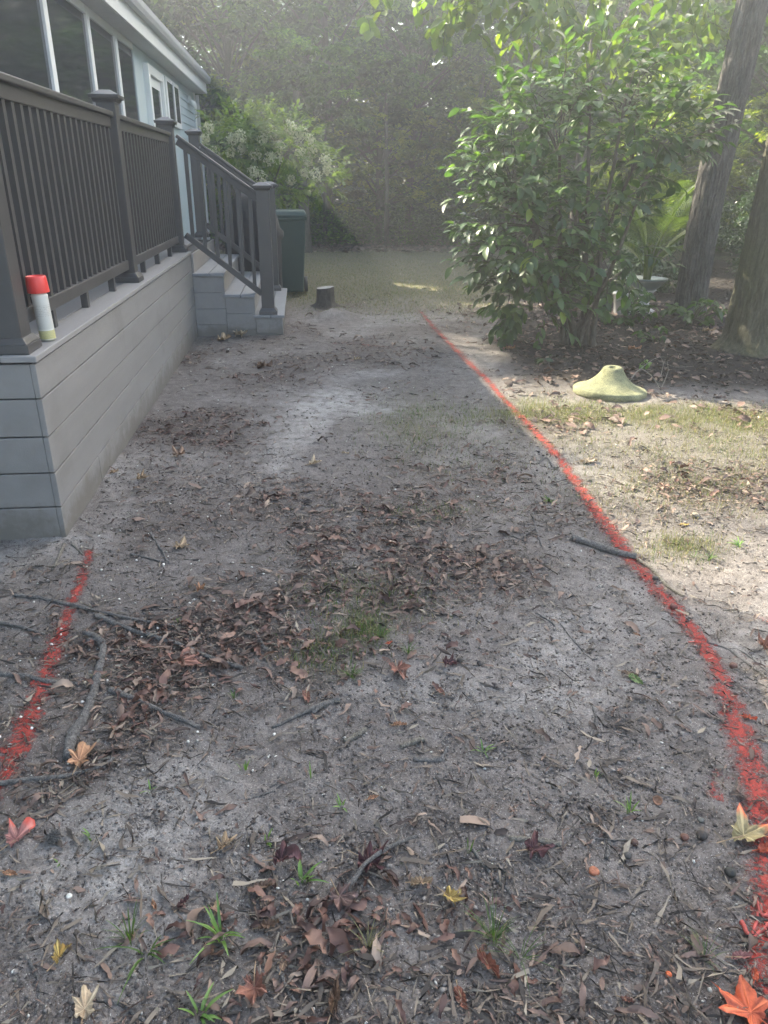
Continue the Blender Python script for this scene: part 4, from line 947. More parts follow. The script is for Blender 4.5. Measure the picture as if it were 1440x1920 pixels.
for a, k in [
 (([(165, 1205), (192, 1212), (188, 1250), (176, 1300), (160, 1345), (138, 1380), (129, 1425)], .0085, .0125, 'thick curved grey stick standing proud of the soil at left'), dict(branches=[[(192, 1212), (175, 1198), (158, 1192)]])),
 (([(28, 1118), (80, 1124), (130, 1136), (190, 1150), (260, 1165), (330, 1176)], .007, .004, 'long thin grey root crossing the left red line'), {}),
 (([(180, 1156), (240, 1182), (300, 1200), (345, 1215), (400, 1238), (455, 1256)], .008, .006, 'long grey root running behind the large reddish brown leaf'), {}),
 (([(-20, 1475), (60, 1464), (110, 1460), (160, 1450), (195, 1436), (214, 1424)], .0065, .003, 'dark bent stick leading out of the left red line'), dict(branches=[[(110, 1460), (98, 1450), (94, 1444, .01)]])),
 (([(-10, 1167), (40, 1178), (85, 1192)], .006, .004, 'short grey root left of the left red line'), {}),
 (([(-10, 1264), (50, 1270), (95, 1280), (150, 1284)], .009, .006, 'half buried grey root passing under the left red line'), dict(lift=.2)),
 (([(205, 1294), (250, 1312), (300, 1335), (345, 1352), (375, 1366)], .009, .006, 'half buried grey root right of the thick curved stick'), dict(lift=.2)),
 (([(1072, 1012), (1110, 1024), (1150, 1038), (1192, 1048)], .013, .011, 'thick lichen grey stick broken at the long red line'), {}),
 (([(1195, 1050), (1225, 1072), (1250, 1100), (1282, 1120)], .006, .004, 'thin pale stick lying right of the broken thick stick'), dict(mat='stickpale')),
 (([(1325, 1205), (1362, 1218), (1400, 1245), (1450, 1280)], .004, .0025, 'thin dark branch reaching the right edge across the red line'), dict(branches=[[(1362, 1218), (1390, 1222), (1440, 1262)], [(1370, 1250), (1400, 1270), (1450, 1295)]])),
 (([(1108, 1322), (1117, 1345), (1116, 1362), (1108, 1382)], .0035, .003, 'short wavy twig alone on bare soil right of centre'), {}),
 (([(120, 1022), (112, 1042), (98, 1070)], .005, .003, 'pale twig beside the deck corner'), dict(mat='stickpale')),
 (([(136, 1022), (148, 1034), (156, 1043)], .004, .0025, 'short pale twig at the top of the left red line'), dict(mat='stickpale')),
 (([(282, 1000), (298, 1025), (316, 1056)], .0045, .003, 'thin grey twig right of the deck corner'), {}),
 (([(245, 1040), (280, 1048), (318, 1058)], .0045, .002, 'thin grey twig touching the twig right of the deck corner'), {}),
 (([(465, 1130), (468, 1165), (482, 1195), (503, 1218)], .004, .003, 'curved grey twig above the middle leaf drift'), dict(mat='stickpale')),
 (([(955, 1574), (1000, 1578), (1052, 1587)], .0055, .006, 'straight grey twig over the dark maroon leaf'), dict(mat='stickpale')),
 (([(1128, 1548), (1140, 1570), (1141, 1592), (1136, 1612)], .0045, .004, 'short bent grey twig beside the small green leaf'), {}),
 (([(1110, 1572), (1150, 1576), (1205, 1574)], .0025, .0015, 'thin straight twig crossing the short bent twig'), {}),
 (([(182, 1876), (225, 1884), (262, 1910), (280, 1930)], .003, .003, 'thin grey twig at the bottom edge by the pale tan leaf'), {}),
 (([(55, 1800), (72, 1840), (74, 1870), (66, 1905)], .0028, .002, 'thin grey twig near the bottom left corner'), {}),
 (([(520, 1812), (536, 1850), (552, 1880), (568, 1915)], .0035, .0025, 'thin grey twig rising from the flat brown oval leaf'), {}),
 (([(645, 1685, .01), (690, 1635, .03), (745, 1600, .03), (782, 1576, .01)], .0045, .003, 'dark twig crossing over the maroon leaf'), dict(branches=[[(745, 1600, .03), (752, 1580, .02), (752, 1556, .01)]])),
 (([(885, 1592), (905, 1622), (935, 1655), (960, 1680)], .0035, .0025, 'long thin curved twig right of the yellow leaf'), {}),
 (([(775, 1425), (800, 1428), (834, 1427)], .0055, .0055, 'short dark straight stick below centre'), dict(branches=[[(826, 1427), (832, 1418), (838, 1410, .01)]])),
 (([(585, 1338), (612, 1322), (636, 1314)], .006, .007, 'forked dark stick below the middle leaf drift'), dict(branches=[[(612, 1322), (570, 1340), (510, 1368)]])),
 (([(998, 963), (1004, 990), (1016, 1026)], .0045, .003, 'forked twig in the litter left of the broken thick stick'), dict(branches=[[(1004, 990), (985, 1005), (962, 1022)], [(930, 998), (960, 1006), (990, 1018)]])),
 (([(1005, 1150), (1030, 1165), (1040, 1175)], .003, .002, 'very short twig on pale soil'), {}),
 (([(480, 1190), (492, 1212), (500, 1222)], .006, .005, 'stub of grey stick left of the middle leaf drift'), {}),
 (([(500, 1205), (560, 1222), (620, 1222), (660, 1212)], .0035, .002, 'thin pale twig lying across the middle leaf drift'), dict(mat='stickpale')),
 (([(725, 1048), (755, 1058)], .004, .0035, 'short pale stick beyond the middle leaf drift'), dict(mat='stickpale')),
 (([(660, 978), (730, 972), (780, 985)], .004, .002, 'thin tan twig lying across the far bare soil'), {}),
 (([(1180, 715), (1198, 705, .05), (1222, 714, .03), (1238, 732)], .004, .0025, 'bare pale twig arching right of the concrete base'), dict(mat='stickpale', branches=[[(1198, 705, .05), (1225, 690, .08), (1250, 682, .06)], [(1238, 712, .02), (1240, 700, .09), (1228, 690, .12)], [(1225, 690, .08), (1262, 694, .03), (1300, 690, .02)], [(1238, 732), (1250, 712, .06), (1247, 700, .1)]])),
 (([(1010, 870), (1025, 862, .01), (1040, 878), (1060, 868)], .003, .002, 'small curly twig on the soil at the long red line'), {}),
 (([(1050, 1170), (1100, 1230), (1120, 1236)], .002, .0015, 'hair thin twig left of the long red line'), {}),
 (([(1390, 1730), (1410, 1760), (1440, 1735)], .004, .003, 'red painted twig in the line at lower right'), dict(mat='redstick', branches=[[(1410, 1760), (1425, 1700), (1432, 1680)]])),
 (([(1415, 1690), (1432, 1720), (1450, 1700)], .004, .003, 'short red painted twig at the right edge'), dict(mat='redstick')),
 (([(1290, 1205), (1325, 1205), (1345, 1212)], .0028, .002, 'thin red painted twig in the middle of the long red line'), dict(mat='redstick', branches=[[(1325, 1205), (1318, 1198, .01), (1314, 1192, .015)]])),
 (([(645, 1392), (668, 1382), (685, 1370)], .006, .007, 'greenish bark roll left of the other greenish roll'), dict(mat='stickpale')),
 (([(750, 1402), (775, 1394), (795, 1388)], .006, .006, 'greenish bark roll right of the other greenish roll'), dict(mat='stickpale')),
 (([(505, 1478), (525, 1466), (534, 1458)], .002, .0015, 'hair thin twig on bare soil left of centre'), {}),
 (([(462, 1500), (510, 1485), (535, 1462)], .0022, .0015, 'thin dark curved twig on bare soil left of centre'), {}),
]: stick(*a, **k)

# ------------------------------------------------------------------ nuts, caps, seed ball, stones
def nut(px, py, r, col, label, kind='nut', flat=.85):
    x, y, z = gp(px, py); m = plain('nut_'+kind+'_%d' % px, col, .6, .25, 60, .3, 200)
    V = []; F = []; na, nb = 20, 12; sd_ = random.random()*6
    for i in range(nb+1):
        th = math.pi*i/nb
        for k in range(na):
            a = 2*math.pi*k/na; rr = r*(1+.04*math.sin(3*a+sd_)+.03*math.sin(5*th+sd_))
            V.append((rr*math.sin(th)*math.cos(a), rr*math.sin(th)*math.sin(a), rr*flat*math.cos(th)))
    if kind == 'cap':      # open cup: keep the lower half and give it thickness
        V = [(a, b, -abs(c)*1.0 if i <= len(V) else c) for i, (a, b, c) in enumerate(V)]
        V = [(a*(.78 if i < na*(nb//2) else 1), b*(.78 if i < na*(nb//2) else 1), c*(.75 if i < na*(nb//2) else 1)) for i, (a, b, c) in enumerate(V)]
    for i in range(nb):
        for k in range(na): F.append((i*na+k, i*na+(k+1) % na, (i+1)*na+(k+1) % na, (i+1)*na+k))
    o = mk('nut' if kind in ('nut', 'cap') else kind, V, F, m, None, True); o.location = (x, y, z+r*flat*(.75 if kind != 'cap' else .95))
    if kind == 'cap': o.rotation_euler = (R(25), R(-15), 0)
    if kind == 'dome': o.location.z = z+r*.1
    tag(o, label, 'nut' if kind != 'stone' else 'stone'); return o
nut(1232, 1506, .0125, (.20, .10, .06), 'open brown nut shell lying cup side up right of the green shoot', 'cap')
nut(1113, 1637, .0125, (.30, .10, .05), 'domed orange brown nut cap on the dark soil', 'nut', .6)
nut(1189, 1583, .0095, (.07, .035, .025), 'small dark brown nut below the open nut shell')
nut(1283, 1573, .0100, (.14, .06, .04), 'reddish brown nut left of the big dark nut')
nut(1315, 1571, .0135, (.035, .028, .024), 'big dark round nut beside the olive leaf')
nut(1374, 1252, .0130, (.12, .05, .035), 'brown nut beside the thin branches at the right edge')
nut(1262, 1142, .0150, (.10, .025, .02), 'dark nut lying in the long red line')
nut(1253, 1830, .0065, (.50, .10, .03), 'tiny orange nut near the bottom right')
nut(862, 1241, .0110, (.035, .030, .026), 'dark round nut right of the middle leaf drift')
nut(900, 1247, .0105, (.04, .034, .030), 'second dark nut on bare soil farther right of the middle leaf drift')
nut(1368, 1640, .0130, (.025, .024, .02), 'black hollow nut left of the lower right red paint')
nut(1176, 1607, .0090, (.06, .055, .05), 'grey brown nut below the small dark brown nut')
nut(1303, 969, .0200, (.22, .19, .14), 'tan stone on the sunlit soil at right', 'stone', .6)
nut(1228, 1087, .0120, (.05, .045, .04), 'dark nut beside the thin pale stick')
nut(1313, 1540, .0085, (.10, .10, .09), 'small grey stone above the big dark nut', 'stone', .7)
nut(130, 1682, .0065, (.62, .60, .54), 'largest white pebble at lower left', 'stone', .7)
nut(182, 1200, .0065, (.66, .64, .58), 'round white pebble at the top of the thick curved stick', 'stone', .8)
def seed_ball():
    x, y, z = gp(103, 1576); o_ = MB(); r = .014; c = Vector((x, y, z+r))
    for i in range(70):
        t = i/70; ph = math.acos(1-2*(i+.5)/70); a = i*2.39996; d = Vector((math.sin(ph)*math.cos(a), math.sin(ph)*math.sin(a), math.cos(ph)))
        o_.add(*tube([c+d*r*.5, c+d*r*1.0, c+d*r*1.32], [.0028, .0022, .0003], 5))
    V, F = lathe([(0, -r*.8), (r*.6, -r*.55), (r*.85, 0), (r*.6, r*.55), (0, r*.8)], 12); o_.add([(a+c.x, b+c.y, q+c.z) for a, b, q in V], F)
    o = o_.build('seed_ball', MAT['stick'], None, True); tag(o, 'round spiky seed ball right of the red painted leaf', 'seed ball')
seed_ball()

# ------------------------------------------------------------------ foliage helpers
def leaf_t(fold=.25, droop=.25, w=.26, n=4):
    V = []; F = []
    for i in range(n+1):
        t = i/n; ww = w*math.sin(math.pi*min(1, .04+.93*t))**.75*(1.15-.35*t); z = -droop*t*t
        if i == n: ww = .004
        V += [(t, -ww, z+fold*ww), (t, 0, z), (t, ww, z+fold*ww)]
    for i in range(n): F += [(i*3, i*3+1, i*3+4, i*3+3), (i*3+1, i*3+2, i*3+5, i*3+4)]
    return np.array(V), np.array(F)
LEAF_S = (np.array([(0, 0, 0), (.5, -.27, .06), (1, 0, -.12), (.5, .27, .06)]), np.array([(0, 1, 2), (0, 2, 3)]))   # small far leaf
LEAF_M = leaf_t(.25, .2, .26, 3)
LEAF_L = leaf_t(.30, .30, .25, 5)
def rand_dirs(N, updown=.5):
    a = RNG.uniform(0, 2*np.pi, N); return nrm(np.stack([np.cos(a), np.sin(a), RNG.normal(0, updown, N)], 1))
def twig_cloud(centers, outward, n_leaf, tl, ll, droop=.3, spread=.35):
    """leaves set along short twigs; returns T, d, nhint, L and twig segments"""
    T = []; Dd = []; Nn = []; Ls = []; tw = []
    for c, o in zip(centers, outward):
        L = tl*RNG.uniform(.6, 1.3); d = o+RNG.normal(0, spread, 3); d[2] -= droop*.3; d /= np.linalg.norm(d)
        side = np.cross(d, [0, 0, 1]); side /= max(np.linalg.norm(side), 1e-6)
        tw.append((c, c+d*L*.5+np.array([0, 0, .01]), c+d*L-np.array([0, 0, droop*L*.3])))
        for k in range(n_leaf):
            t = (k+.6)/n_leaf; p = c+d*L*t-np.array([0, 0, droop*L*.3*t*t])
            sg = 1 if k % 2 else -1
            ld = d*(.55+.4*t)+side*sg*RNG.uniform(.5, 1.0)*(1.1-.6*t)+np.array([0, 0, -droop*RNG.uniform(.2, 1.1)])+RNG.normal(0, .15, 3)
            T.append(p); Dd.append(ld); Nn.append(np.array([0, 0, 1.0])+side*sg*-.3+RNG.normal(0, .28, 3)); Ls.append(ll*RNG.uniform(.65, 1.2))
    return np.array(T), nrm(np.array(Dd)), nrm(np.array(Nn)), np.array(Ls), tw

# ------------------------------------------------------------------ the large glossy shrub
def in_frame_pt(x, y, z):
    d = np.array([x, y, z-CH]); zc = d@FW
    return 720+CF*(d@RT)/zc, 960-CF*(d@UP)/zc
def build_shrub():
    bx, by = 2.58, 6.92; s = empty('shrub', (bx, by, hz(bx, by))); tag(s, 'large multi stemmed shrub with big glossy green leaves right of the red line', 'shrub')
    l = np.array(s.location)
    heads = []
    # stems (fan out from the base)
    ends = [(1.95, 6.75, 1.25), (2.2, 6.9, 1.9), (2.5, 7.1, 2.3), (2.75, 6.9, 2.2), (3.05, 7.1, 1.8), (2.35, 6.6, 1.3), (1.9, 7.2, 1.5), (2.9, 6.6, 1.5)]
    for i, e in enumerate(ends):
        b0 = np.array([bx+random.uniform(-.16, .16), by+random.uniform(-.12, .12), hz(bx, by)-.03]); e = np.array(e)
        m1 = b0*.6+e*.4+np.array([random.uniform(-.08, .08), random.uniform(-.05, .05), .08])
        C = smooth_path([b0, (b0*.8+m1*.2)+np.array([0, 0, .08]), m1, e], 6, .006); n = len(C)
        V, F = tube(C, [.030*(1-.75*k/(n-1))+.003 for k in range(n)], 9, .08); mk('stem', [tuple(np.array(v)-l) for v in V], F, MAT['stem'], s, True)
        heads.append((m1, e))
    # crown volume as lobes matched to the outline (centre, radii)
    lobes = [((2.4, 7.0, 1.65), (.80, .75, .55), 130), ((1.98, 6.85, 1.05), (.50, .55, .42), 125), ((2.08, 6.9, .62), (.46, .45, .34), 75), ((2.95, 7.0, 1.88), (.50, .5, .30), 60),
             ((2.5, 7.0, 2.20), (.62, .5, .32), 42), ((2.72, 6.75, 1.0), (.42, .35, .42), 50), ((1.78, 6.8, 1.50), (.32, .4, .22), 34), ((3.3, 6.9, 1.78), (.34, .3, .13), 14), ((2.0, 7.0, 2.0), (.45, .4, .25), 20)]
    cs = []; outs = []
    for c, r, n in lobes:
        u = nrm(RNG.normal(0, 1, (n, 3))); rad = RNG.uniform(.45, 1.0, (n, 1))**.6
        p = np.array(c)+u*rad*np.array(r); cs.append(p); o = u*np.array([1, 1, .6])+np.array([-.15, -.1, .25]); outs.append(nrm(o))
    cs = np.concatenate(cs); outs = np.concatenate(outs)
    keep = (cs[:, 2] > .28) & ~((cs[:, 0] > 2.95) & (cs[:, 2] < 1.5)); cs = cs[keep]; outs = outs[keep]
    T, Dd, Nn, Ls, tw = twig_cloud(cs, outs, 7, .26, .115, .22, .35)
    # long arching shoots out of the top, as in the photograph
    shoots = [((2.15, 6.8, 2.2), (.15, 0, .42)), ((1.75, 6.8, 1.9), (-.1, 0, .42)), ((2.75, 6.9, 2.25), (.35, 0, .32)), ((3.2, 6.9, 1.9), (.4, 0, .28)), ((1.78, 6.8, 1.6), (-.32, -.05, .02)), ((3.2, 6.8, 1.75), (.38, -.05, .2)), ((1.75, 6.7, 1.12), (-.3, -.1, -.03)), ((1.95, 6.7, 1.95), (-.2, 0, .35)), ((2.5, 6.8, 2.4), (.2, 0, .35))]
    cc = []; oo = []
    for c, d in shoots: cc.append(np.array(c)); oo.append(np.array(d)/np.linalg.norm(d))
    T2, D2, N2, L2, tw2 = twig_cloud(np.array(cc), np.array(oo), 11, .55, .12, .25, .1)
    tw += tw2; T = np.concatenate([T2, T]); Dd = np.concatenate([D2, Dd]); Nn = np.concatenate([N2, Nn]); Ls = np.concatenate([L2, Ls])
    mb = MB()
    for a, b, c in tw: mb.add(*tube([a, b, c], [.0035, .0028, .0018], 4, 0, False))
    # twigs join the stems
    ha = np.array([h[1] for h in heads]); 
    for i, c in enumerate(cs[::5]):
        j = np.argmin(np.linalg.norm(ha-c, axis=1)); mb.add(*tube(smooth_path([ha[j]*.75+heads[j][0]*.25, (ha[j]+c)/2+np.array([0, 0, -.05]), c], 3), [.009, .007, .006, .0055, .005, .0045, .004], 5, 0, False))
    mb.build('twigs', MAT['stem'], s, True)
    X, Y, Z = frames(Dd, Nn)
    # the nearest 300 big leaves as parts of their own
    order = np.argsort(T[:, 1]-Ls*6+.15*RNG.random(len(T))); near = order[:300]; rest = order[300:]
    V, F = scatter(*LEAF_L, T[rest]-l, X[rest], Y[rest], Z[rest], Ls[rest]); o = mk('foliage', V, F, MAT['shrub'], s, True); o['kind'] = 'stuff'
    mats = []
    for i, (c, cname) in enumerate([((.034, .066, .028), 'deep'), ((.048, .092, .034), 'mid'), ((.08, .135, .042), 'bright'), ((.19, .24, .04), 'yellow')]):
        mats.append(leafmat('shrub_leaf_'+cname, [c, c], .40, .38, (1.5, 1.9, .5), .5))
    base = []
    for i, m in enumerate(mats):
        me = bpy.data.meshes.new('leaf'); me.from_pydata([tuple(v) for v in LEAF_L[0]], [], [tuple(int(q) for q in f) for f in LEAF_L[1]]); me.materials.append(m); me.polygons.foreach_set('use_smooth', [True]*len(me.polygons)); base.append(me)
    for i in near:
        k = random.choices((0, 1, 2, 3), (4, 5, 3, .8))[0]; o = bpy.data.objects.new('leaf', base[k]); COL.objects.link(o); o.parent = s
        q = T[i]-l; o.matrix_local = Matrix(((X[i][0]*Ls[i], Y[i][0]*Ls[i], Z[i][0]*Ls[i], q[0]), (X[i][1]*Ls[i], Y[i][1]*Ls[i], Z[i][1]*Ls[i], q[1]), (X[i][2]*Ls[i], Y[i][2]*Ls[i], Z[i][2]*Ls[i], q[2]), (0, 0, 0, 1)))
    return s
build_shrub()

# ------------------------------------------------------------------ big trunks at right
def trunk_mesh(path, rad, na=110, nz=150, ridge=.012, seed=3):
    C = smooth_path(path, max(2, nz//(len(path)-1))); n = len(C); V = np.zeros((n, na, 3)); L = 0
    zs = np.array([c.z for c in C]); a = np.linspace(0, 2*np.pi, na, endpoint=False)
    for i, c in enumerate(C):
        t = i/(n-1); r = np.interp(t, np.linspace(0, 1, len(rad)), rad)
        u = a/(2*np.pi)
        # ridged bark that closes round the trunk
        s1 = np.cos(a)*1.6; s2 = np.sin(a)*1.6
        w = fbm(s1*6+seed, s2*6+zs[i]*1.5, 1.6, 3, seed)
        rid = np.abs(np.sin(a*13+w*5.5+2.2*vn(s1*0+zs[i]*3.0, s2*2+3, 1.0, seed+4)))**.6
        rid2 = fbm(s1*9, s2*9+zs[i]*7, 2.0, 3, seed+9)
        rr = r*(1+.03*np.sin(a*3+seed))+ridge*(rid-.6)+ridge*.9*(rid2-.5)
        fl = max(0, .22-zs[i])/.22; rr = rr*(1+.55*fl**2*(1+.35*np.sin(a*4+seed)))
        V[i, :, 0] = c.x+rr*np.cos(a); V[i, :, 1] = c.y+rr*np.sin(a); V[i, :, 2] = c.z
    i = np.arange(n-1)[:, None]*na; k = np.arange(na)[None]; k2 = (k+1) % na
    F = np.stack([i+k, i+k2, i+na+k2, i+na+k], -1).reshape(-1, 4)
    return V.reshape(-1, 3), F
def crown_mesh(N, rx, rz, zc, lsz, clumps, hollow=.35, seed=1, flat=.5):
    rg = np.random.default_rng(seed); u = nrm(rg.normal(0, 1, (clumps, 3))); r = rg.uniform(hollow, 1, (clumps, 1))**.5
    C = u*r*np.array([rx, rx, rz])+np.array([0, 0, zc]); j = rg.integers(0, clumps, N)
    sp = rg.uniform(.22, .6, clumps)[j][:, None]*rx*.29
    T = C[j]+rg.normal(0, 1, (N, 3))*sp*np.array([1, 1, flat])*.6; T[:, 2] = T[:, 2]-.10*np.abs(T[:, 0]-C[j][:, 0])
    a = rg.uniform(0, 6.283, N); d = nrm(np.stack([np.cos(a), np.sin(a), rg.normal(-.35, .35, N)], 1)); nh = nrm(np.stack([rg.normal(0, .5, N), rg.normal(0, .5, N), np.ones(N)], 1))
    X, Y, Z = frames(d, nh); return T, X, Y, Z, rg.uniform(.7, 1.3, N)*lsz, C
def big_tree(name, label, path, rad, mat, ridge, seed, crown=True):
    t = empty(name, path[0]); tag(t, label, 'tree'); l = np.array(path[0])
    V, F = trunk_mesh(path, rad, ridge=ridge, seed=seed); mk('trunk', V-l, F, mat, t, True)
    top = np.array(path[-1])
    mb = MB()
    for k in range(7):
        a = k*.9+seed; e = top+np.array([math.cos(a)*2.0, math.sin(a)*2.0, 1.2+.3*k]); b = top-np.array([0, 0, 1.6-.2*k])
        mb.add(*tube(smooth_path([b, (b+e)/2+np.array([0, 0, .3]), e], 4), [.09, .08, .07, .06, .05, .045, .04, .03, .02], 8, .05))
    mb.V = [tuple(np.array(v)-l) for v in mb.V]; o = mk('limbs', mb.V, mb.F, mat, t, True)
    T, X, Y, Z, L_, C = crown_mesh(5200, 2.6, 1.7, top[2]+1.8-l[2], .12, 60, seed=seed); T[:, 0] += top[0]-l[0]; T[:, 1] += top[1]-l[1]
    V, F = scatter(*LEAF_S, T, X, Y, Z, L_); o = mk('crown', V, F, MAT['forest2'], t)
    return t
big_tree('tree', 'tall straight tree with deeply ridged grey bark right of the palm', [(4.37, 8.30, -.05), (4.36, 8.30, 1.2), (4.47, 8.3, 3.0), (4.62, 8.35, 6.0), (4.75, 8.4, 9.0)], [.165, .150, .142, .125, .10], MAT['bark'], .030, 3)
big_tree('tree', 'thick mossy brown tree trunk cut off by the right edge', [(4.11, 6.42, -.05), (4.13, 6.42, 1.0), (4.17, 6.45, 2.4), (4.3, 6.5, 5.5), (4.4, 6.6, 8.5)], [.335, .305, .285, .24, .18], MAT['bark2'], .022, 8)

# ------------------------------------------------------------------ trees with broad leaves hanging in at the top
def hanging_tree():
    bx, by = 4.3, 12.2; s = empty('broadleaf_tree', (bx, by, hz(bx, by))); tag(s, 'tree behind the shrub whose broad pale green leaves hang in at the top', 'tree'); l = np.array(s.location)
    V, F = tube(smooth_path([(bx, by, -.05), (bx-.1, by-.2, 1.5), (bx-.3, by-.8, 3.2), (bx-.5, by-1.5, 5.2)], 8), [.085-.0022*k for k in range(25)], 14, .03); mk('trunk', [tuple(np.array(v)-l) for v in V], F, MAT['bark3'], s, True)
    top = np.array((bx-.4, by-1.4, 4.6)); mb = MB(); cs = []; oo = []
    tips = [(1.4, 8.4, 3.15), (1.7, 8.4, 3.3), (2.1, 8.5, 3.4), (1.2, 8.7, 3.55), (2.6, 8.6, 3.1), (3.3, 8.8, 3.25), (3.7, 8.8, 3.0), (3.9, 8.9, 2.75), (4.3, 9.0, 3.2), (2.9, 8.6, 3.5), (3.6, 8.7, 3.6), (4.6, 8.9, 3.5), (1.9, 8.2, 3.7), (4.2, 9.2, 2.45), (2.3, 8.4, 2.95), (3.0, 8.5, 2.85), (1.5, 8.4, 3.0), (3.4, 8.6, 2.7), (2.0, 8.3, 3.05)]
    for q in tips:
        q = np.array(q); mb.add(*tube(smooth_path([top-np.array([0, 0, random.uniform(0, 1.2)]), (top+q)/2+np.array([0, 0, .45]), q], 6), [.028-.0018*k for k in range(13)], 6, .04))
        for k in range(16):
            p = q+RNG.normal(0, 1, 3)*np.array([.28, .25, .16]); cs.append(p); oo.append(nrm(np.array([RNG.normal(-.2, .6), RNG.normal(-.2, .5), -.35])))
    T, Dd, Nn, Ls, tw = twig_cloud(np.array(cs), np.array(oo), 6, .26, .125, .45, .45)
    for a, b, c in tw: mb.add(*tube([a, b, c], [.004, .003, .002], 4, 0, False))
    mk('limbs', [tuple(np.array(v)-l) for v in mb.V], mb.F, MAT['bark3'], s, True)
    X, Y, Z = frames(Dd, Nn); V, F = scatter(*leaf_t(.22, .25, .36, 5), T-l, X, Y, Z, Ls); o = mk('crown', V, F, MAT['bigleaf'], s, True); o['kind'] = 'stuff'
hanging_tree()

# ------------------------------------------------------------------ potted palm, bowl planter on white pedestal
def build_palm():
    px_, py_ = 4.02, 8.75; z0 = hz(px_, py_)
    b = empty('bowl_planter', (px_, py_, z0)); tag(b, 'wide grey green bowl planter on a white plastic pedestal beside the big trunk', 'planter')
    V, F = lathe([(0, .26), (.10, .26), (.16, .30), (.200, .35), (.222, .372), (.235, .375), (.235, .395), (.215, .398), (.205, .385), (.0, .365)], 40); mk('bowl', V, F, plain('grey_green_glaze', (.15, .19, .17), .35, .15, 8), b, True)
    wp = plain('white_plastic', (.62, .60, .60), .5, .06, 6)
    V, F = lathe([(0, 0), (.15, 0), (.15, .02), (.09, .05), (.065, .10), (.065, .18), (.10, .24), (.13, .262), (0, .262)], 32); mk('pedestal', V, F, wp, b, True)
    c = empty('white_pot', (px_-.30, py_-.12, z0)); tag(c, 'small white plastic pot partly hidden under shrub leaves left of the bowl planter', 'pot')
    V, F = lathe([(0, 0), (.09, 0), (.095, .01), (.12, .22), (.13, .225), (.13, .25), (.11, .25), (.105, .22), (0, .20)], 32); mk('pot', V, F, wp, c, True)
    p = empty('palm', (px_, py_, z0+.37)); tag(p, 'potted palm with arching feathery yellow green fronds beside the big trunk', 'palm'); l = np.array(p.location)
    for k in range(5):
        a = k*1.3; V, F = tube(smooth_path([(.03*math.cos(a), .03*math.sin(a), 0), (.05*math.cos(a), .05*math.sin(a), .22), (.09*math.cos(a), .09*math.sin(a), .45)], 4), [.016-.0009*q for q in range(9)], 8, .03); mk('stem', V, F, MAT['palm'], p, True)
    specs = [((.38, -.15, 1.12), .30), ((-.12, -.10, 1.22), .10), ((-.42, -.15, .78), .35), ((.55, -.2, .70), .45), ((.25, .25, 1.1), .2), ((-.3, .2, .95), .3), ((.10, -.35, .80), .35), ((.62, .1, 1.0), .3), ((-.55, 0, .55), .4), ((.3, -.3, .50), .5)]
    for e, dr in specs:
        e = np.array(e); C = [Vector(tuple(e*np.array([t**1.3, t**1.3, 0])+np.array([0, 0, e[2]*(1.55*t-.55*t*t)-dr*.3*t**3]))) for t in np.linspace(0, 1, 22)]
        V, F = tube(C, [.007-.00026*k for k in range(22)], 6, 0); f = mk('frond', V, F, MAT['palm'], p, True)
        T = []; Dd = []; Ls = []
        for i in range(6, 22):
            for h_ in (0, .5):
                if i == 21 and h_: continue
                t0 = C[i].lerp(C[min(i+1, 21)], h_); tan = (C[min(i+1, 21)]-C[i-1]).normalized(); sd2 = tan.cross(Vector((0, 0, 1))).normalized(); q = (i-6+h_)/15
                for sg in (-1, 1):
                    T.append(t0); Dd.append(np.array(tan*.5+sd2*sg*.95+Vector((0, 0, .18)))); Ls.append(.36*math.sin(math.pi*(.18+.72*q))**.7)
        T = np.array(T); Dd = nrm(np.array(Dd)); X, Y, Z = frames(Dd, np.tile([0, 0, 1.0], (len(T), 1))); tv, tf = leaf_t(.6, .22, .024, 4)
        V, F = scatter(tv, tf, T, X, Y, Z, np.array(Ls)); o = mk('leaflets', V, F, MAT['palm'], f, True)
build_palm()

# ------------------------------------------------------------------ bushes and low plants at right
def bush(name, label, x, y, rx, rz, zc, n, lsz, mat, seed, cat='bush', cl=60, tmpl=LEAF_M):
    s = empty(name, (x, y, hz(x, y))); tag(s, label, cat)
    T, X, Y, Z, L_, C = crown_mesh(n, rx, rz, zc, lsz, cl, .5, seed, .8); T[:, 2] = np.maximum(T[:, 2], .03)
    V, F = scatter(*tmpl, T, X, Y, Z, L_); o = mk('foliage', V, F, MAT[mat], s); o['kind'] = 'stuff'
    mb = MB()
    for k in range(9):
        c = C[k*len(C)//9]; mb.add(*tube(smooth_path([(0, 0, -.03), (c[0]*.3, c[1]*.3, c[2]*.5), tuple(c)], 4), [.016-.0014*q for q in range(9)], 6, .05))
    mb2 = mk('branches', mb.V, mb.F, MAT['stem'], s, True); return s
bush('bush', 'dense rounded small leaved bush between the two big trunks', 6.5, 10.2, .85, .75, .85, 9000, .045, 'box', 21)
bush('bush', 'small leaved bush in the shade behind the palm', 5.0, 10.6, .75, .6, .6, 6000, .05, 'box', 22)
bush('bush', 'loose green bush behind the shrub stems', 3.9, 10.0, .7, .45, .42, 4000, .055, 'box', 23)
bush('bush', 'dark bush filling the right edge behind the mossy trunk', 8.2, 11.5, 1.2, 1.4, 1.4, 9000, .06, 'box', 24)
bush('low_plant', 'low broad leaved plant at the foot of the big trunk', 4.12, 7.72, .28, .14, .16, 110, .10, 'shrub', 25, 'plant', 14, LEAF_L)
bush('low_plant', 'low leafy plant left of the bowl planter', 3.45, 7.9, .32, .18, .2, 200, .09, 'shrub', 26, 'plant', 18, LEAF_L)
bush('low_plant', 'small leafy sprout on the mulch in front of the planter', 3.35, 6.95, .14, .07, .08, 40, .07, 'shrub', 27, 'plant', 8, LEAF_L)
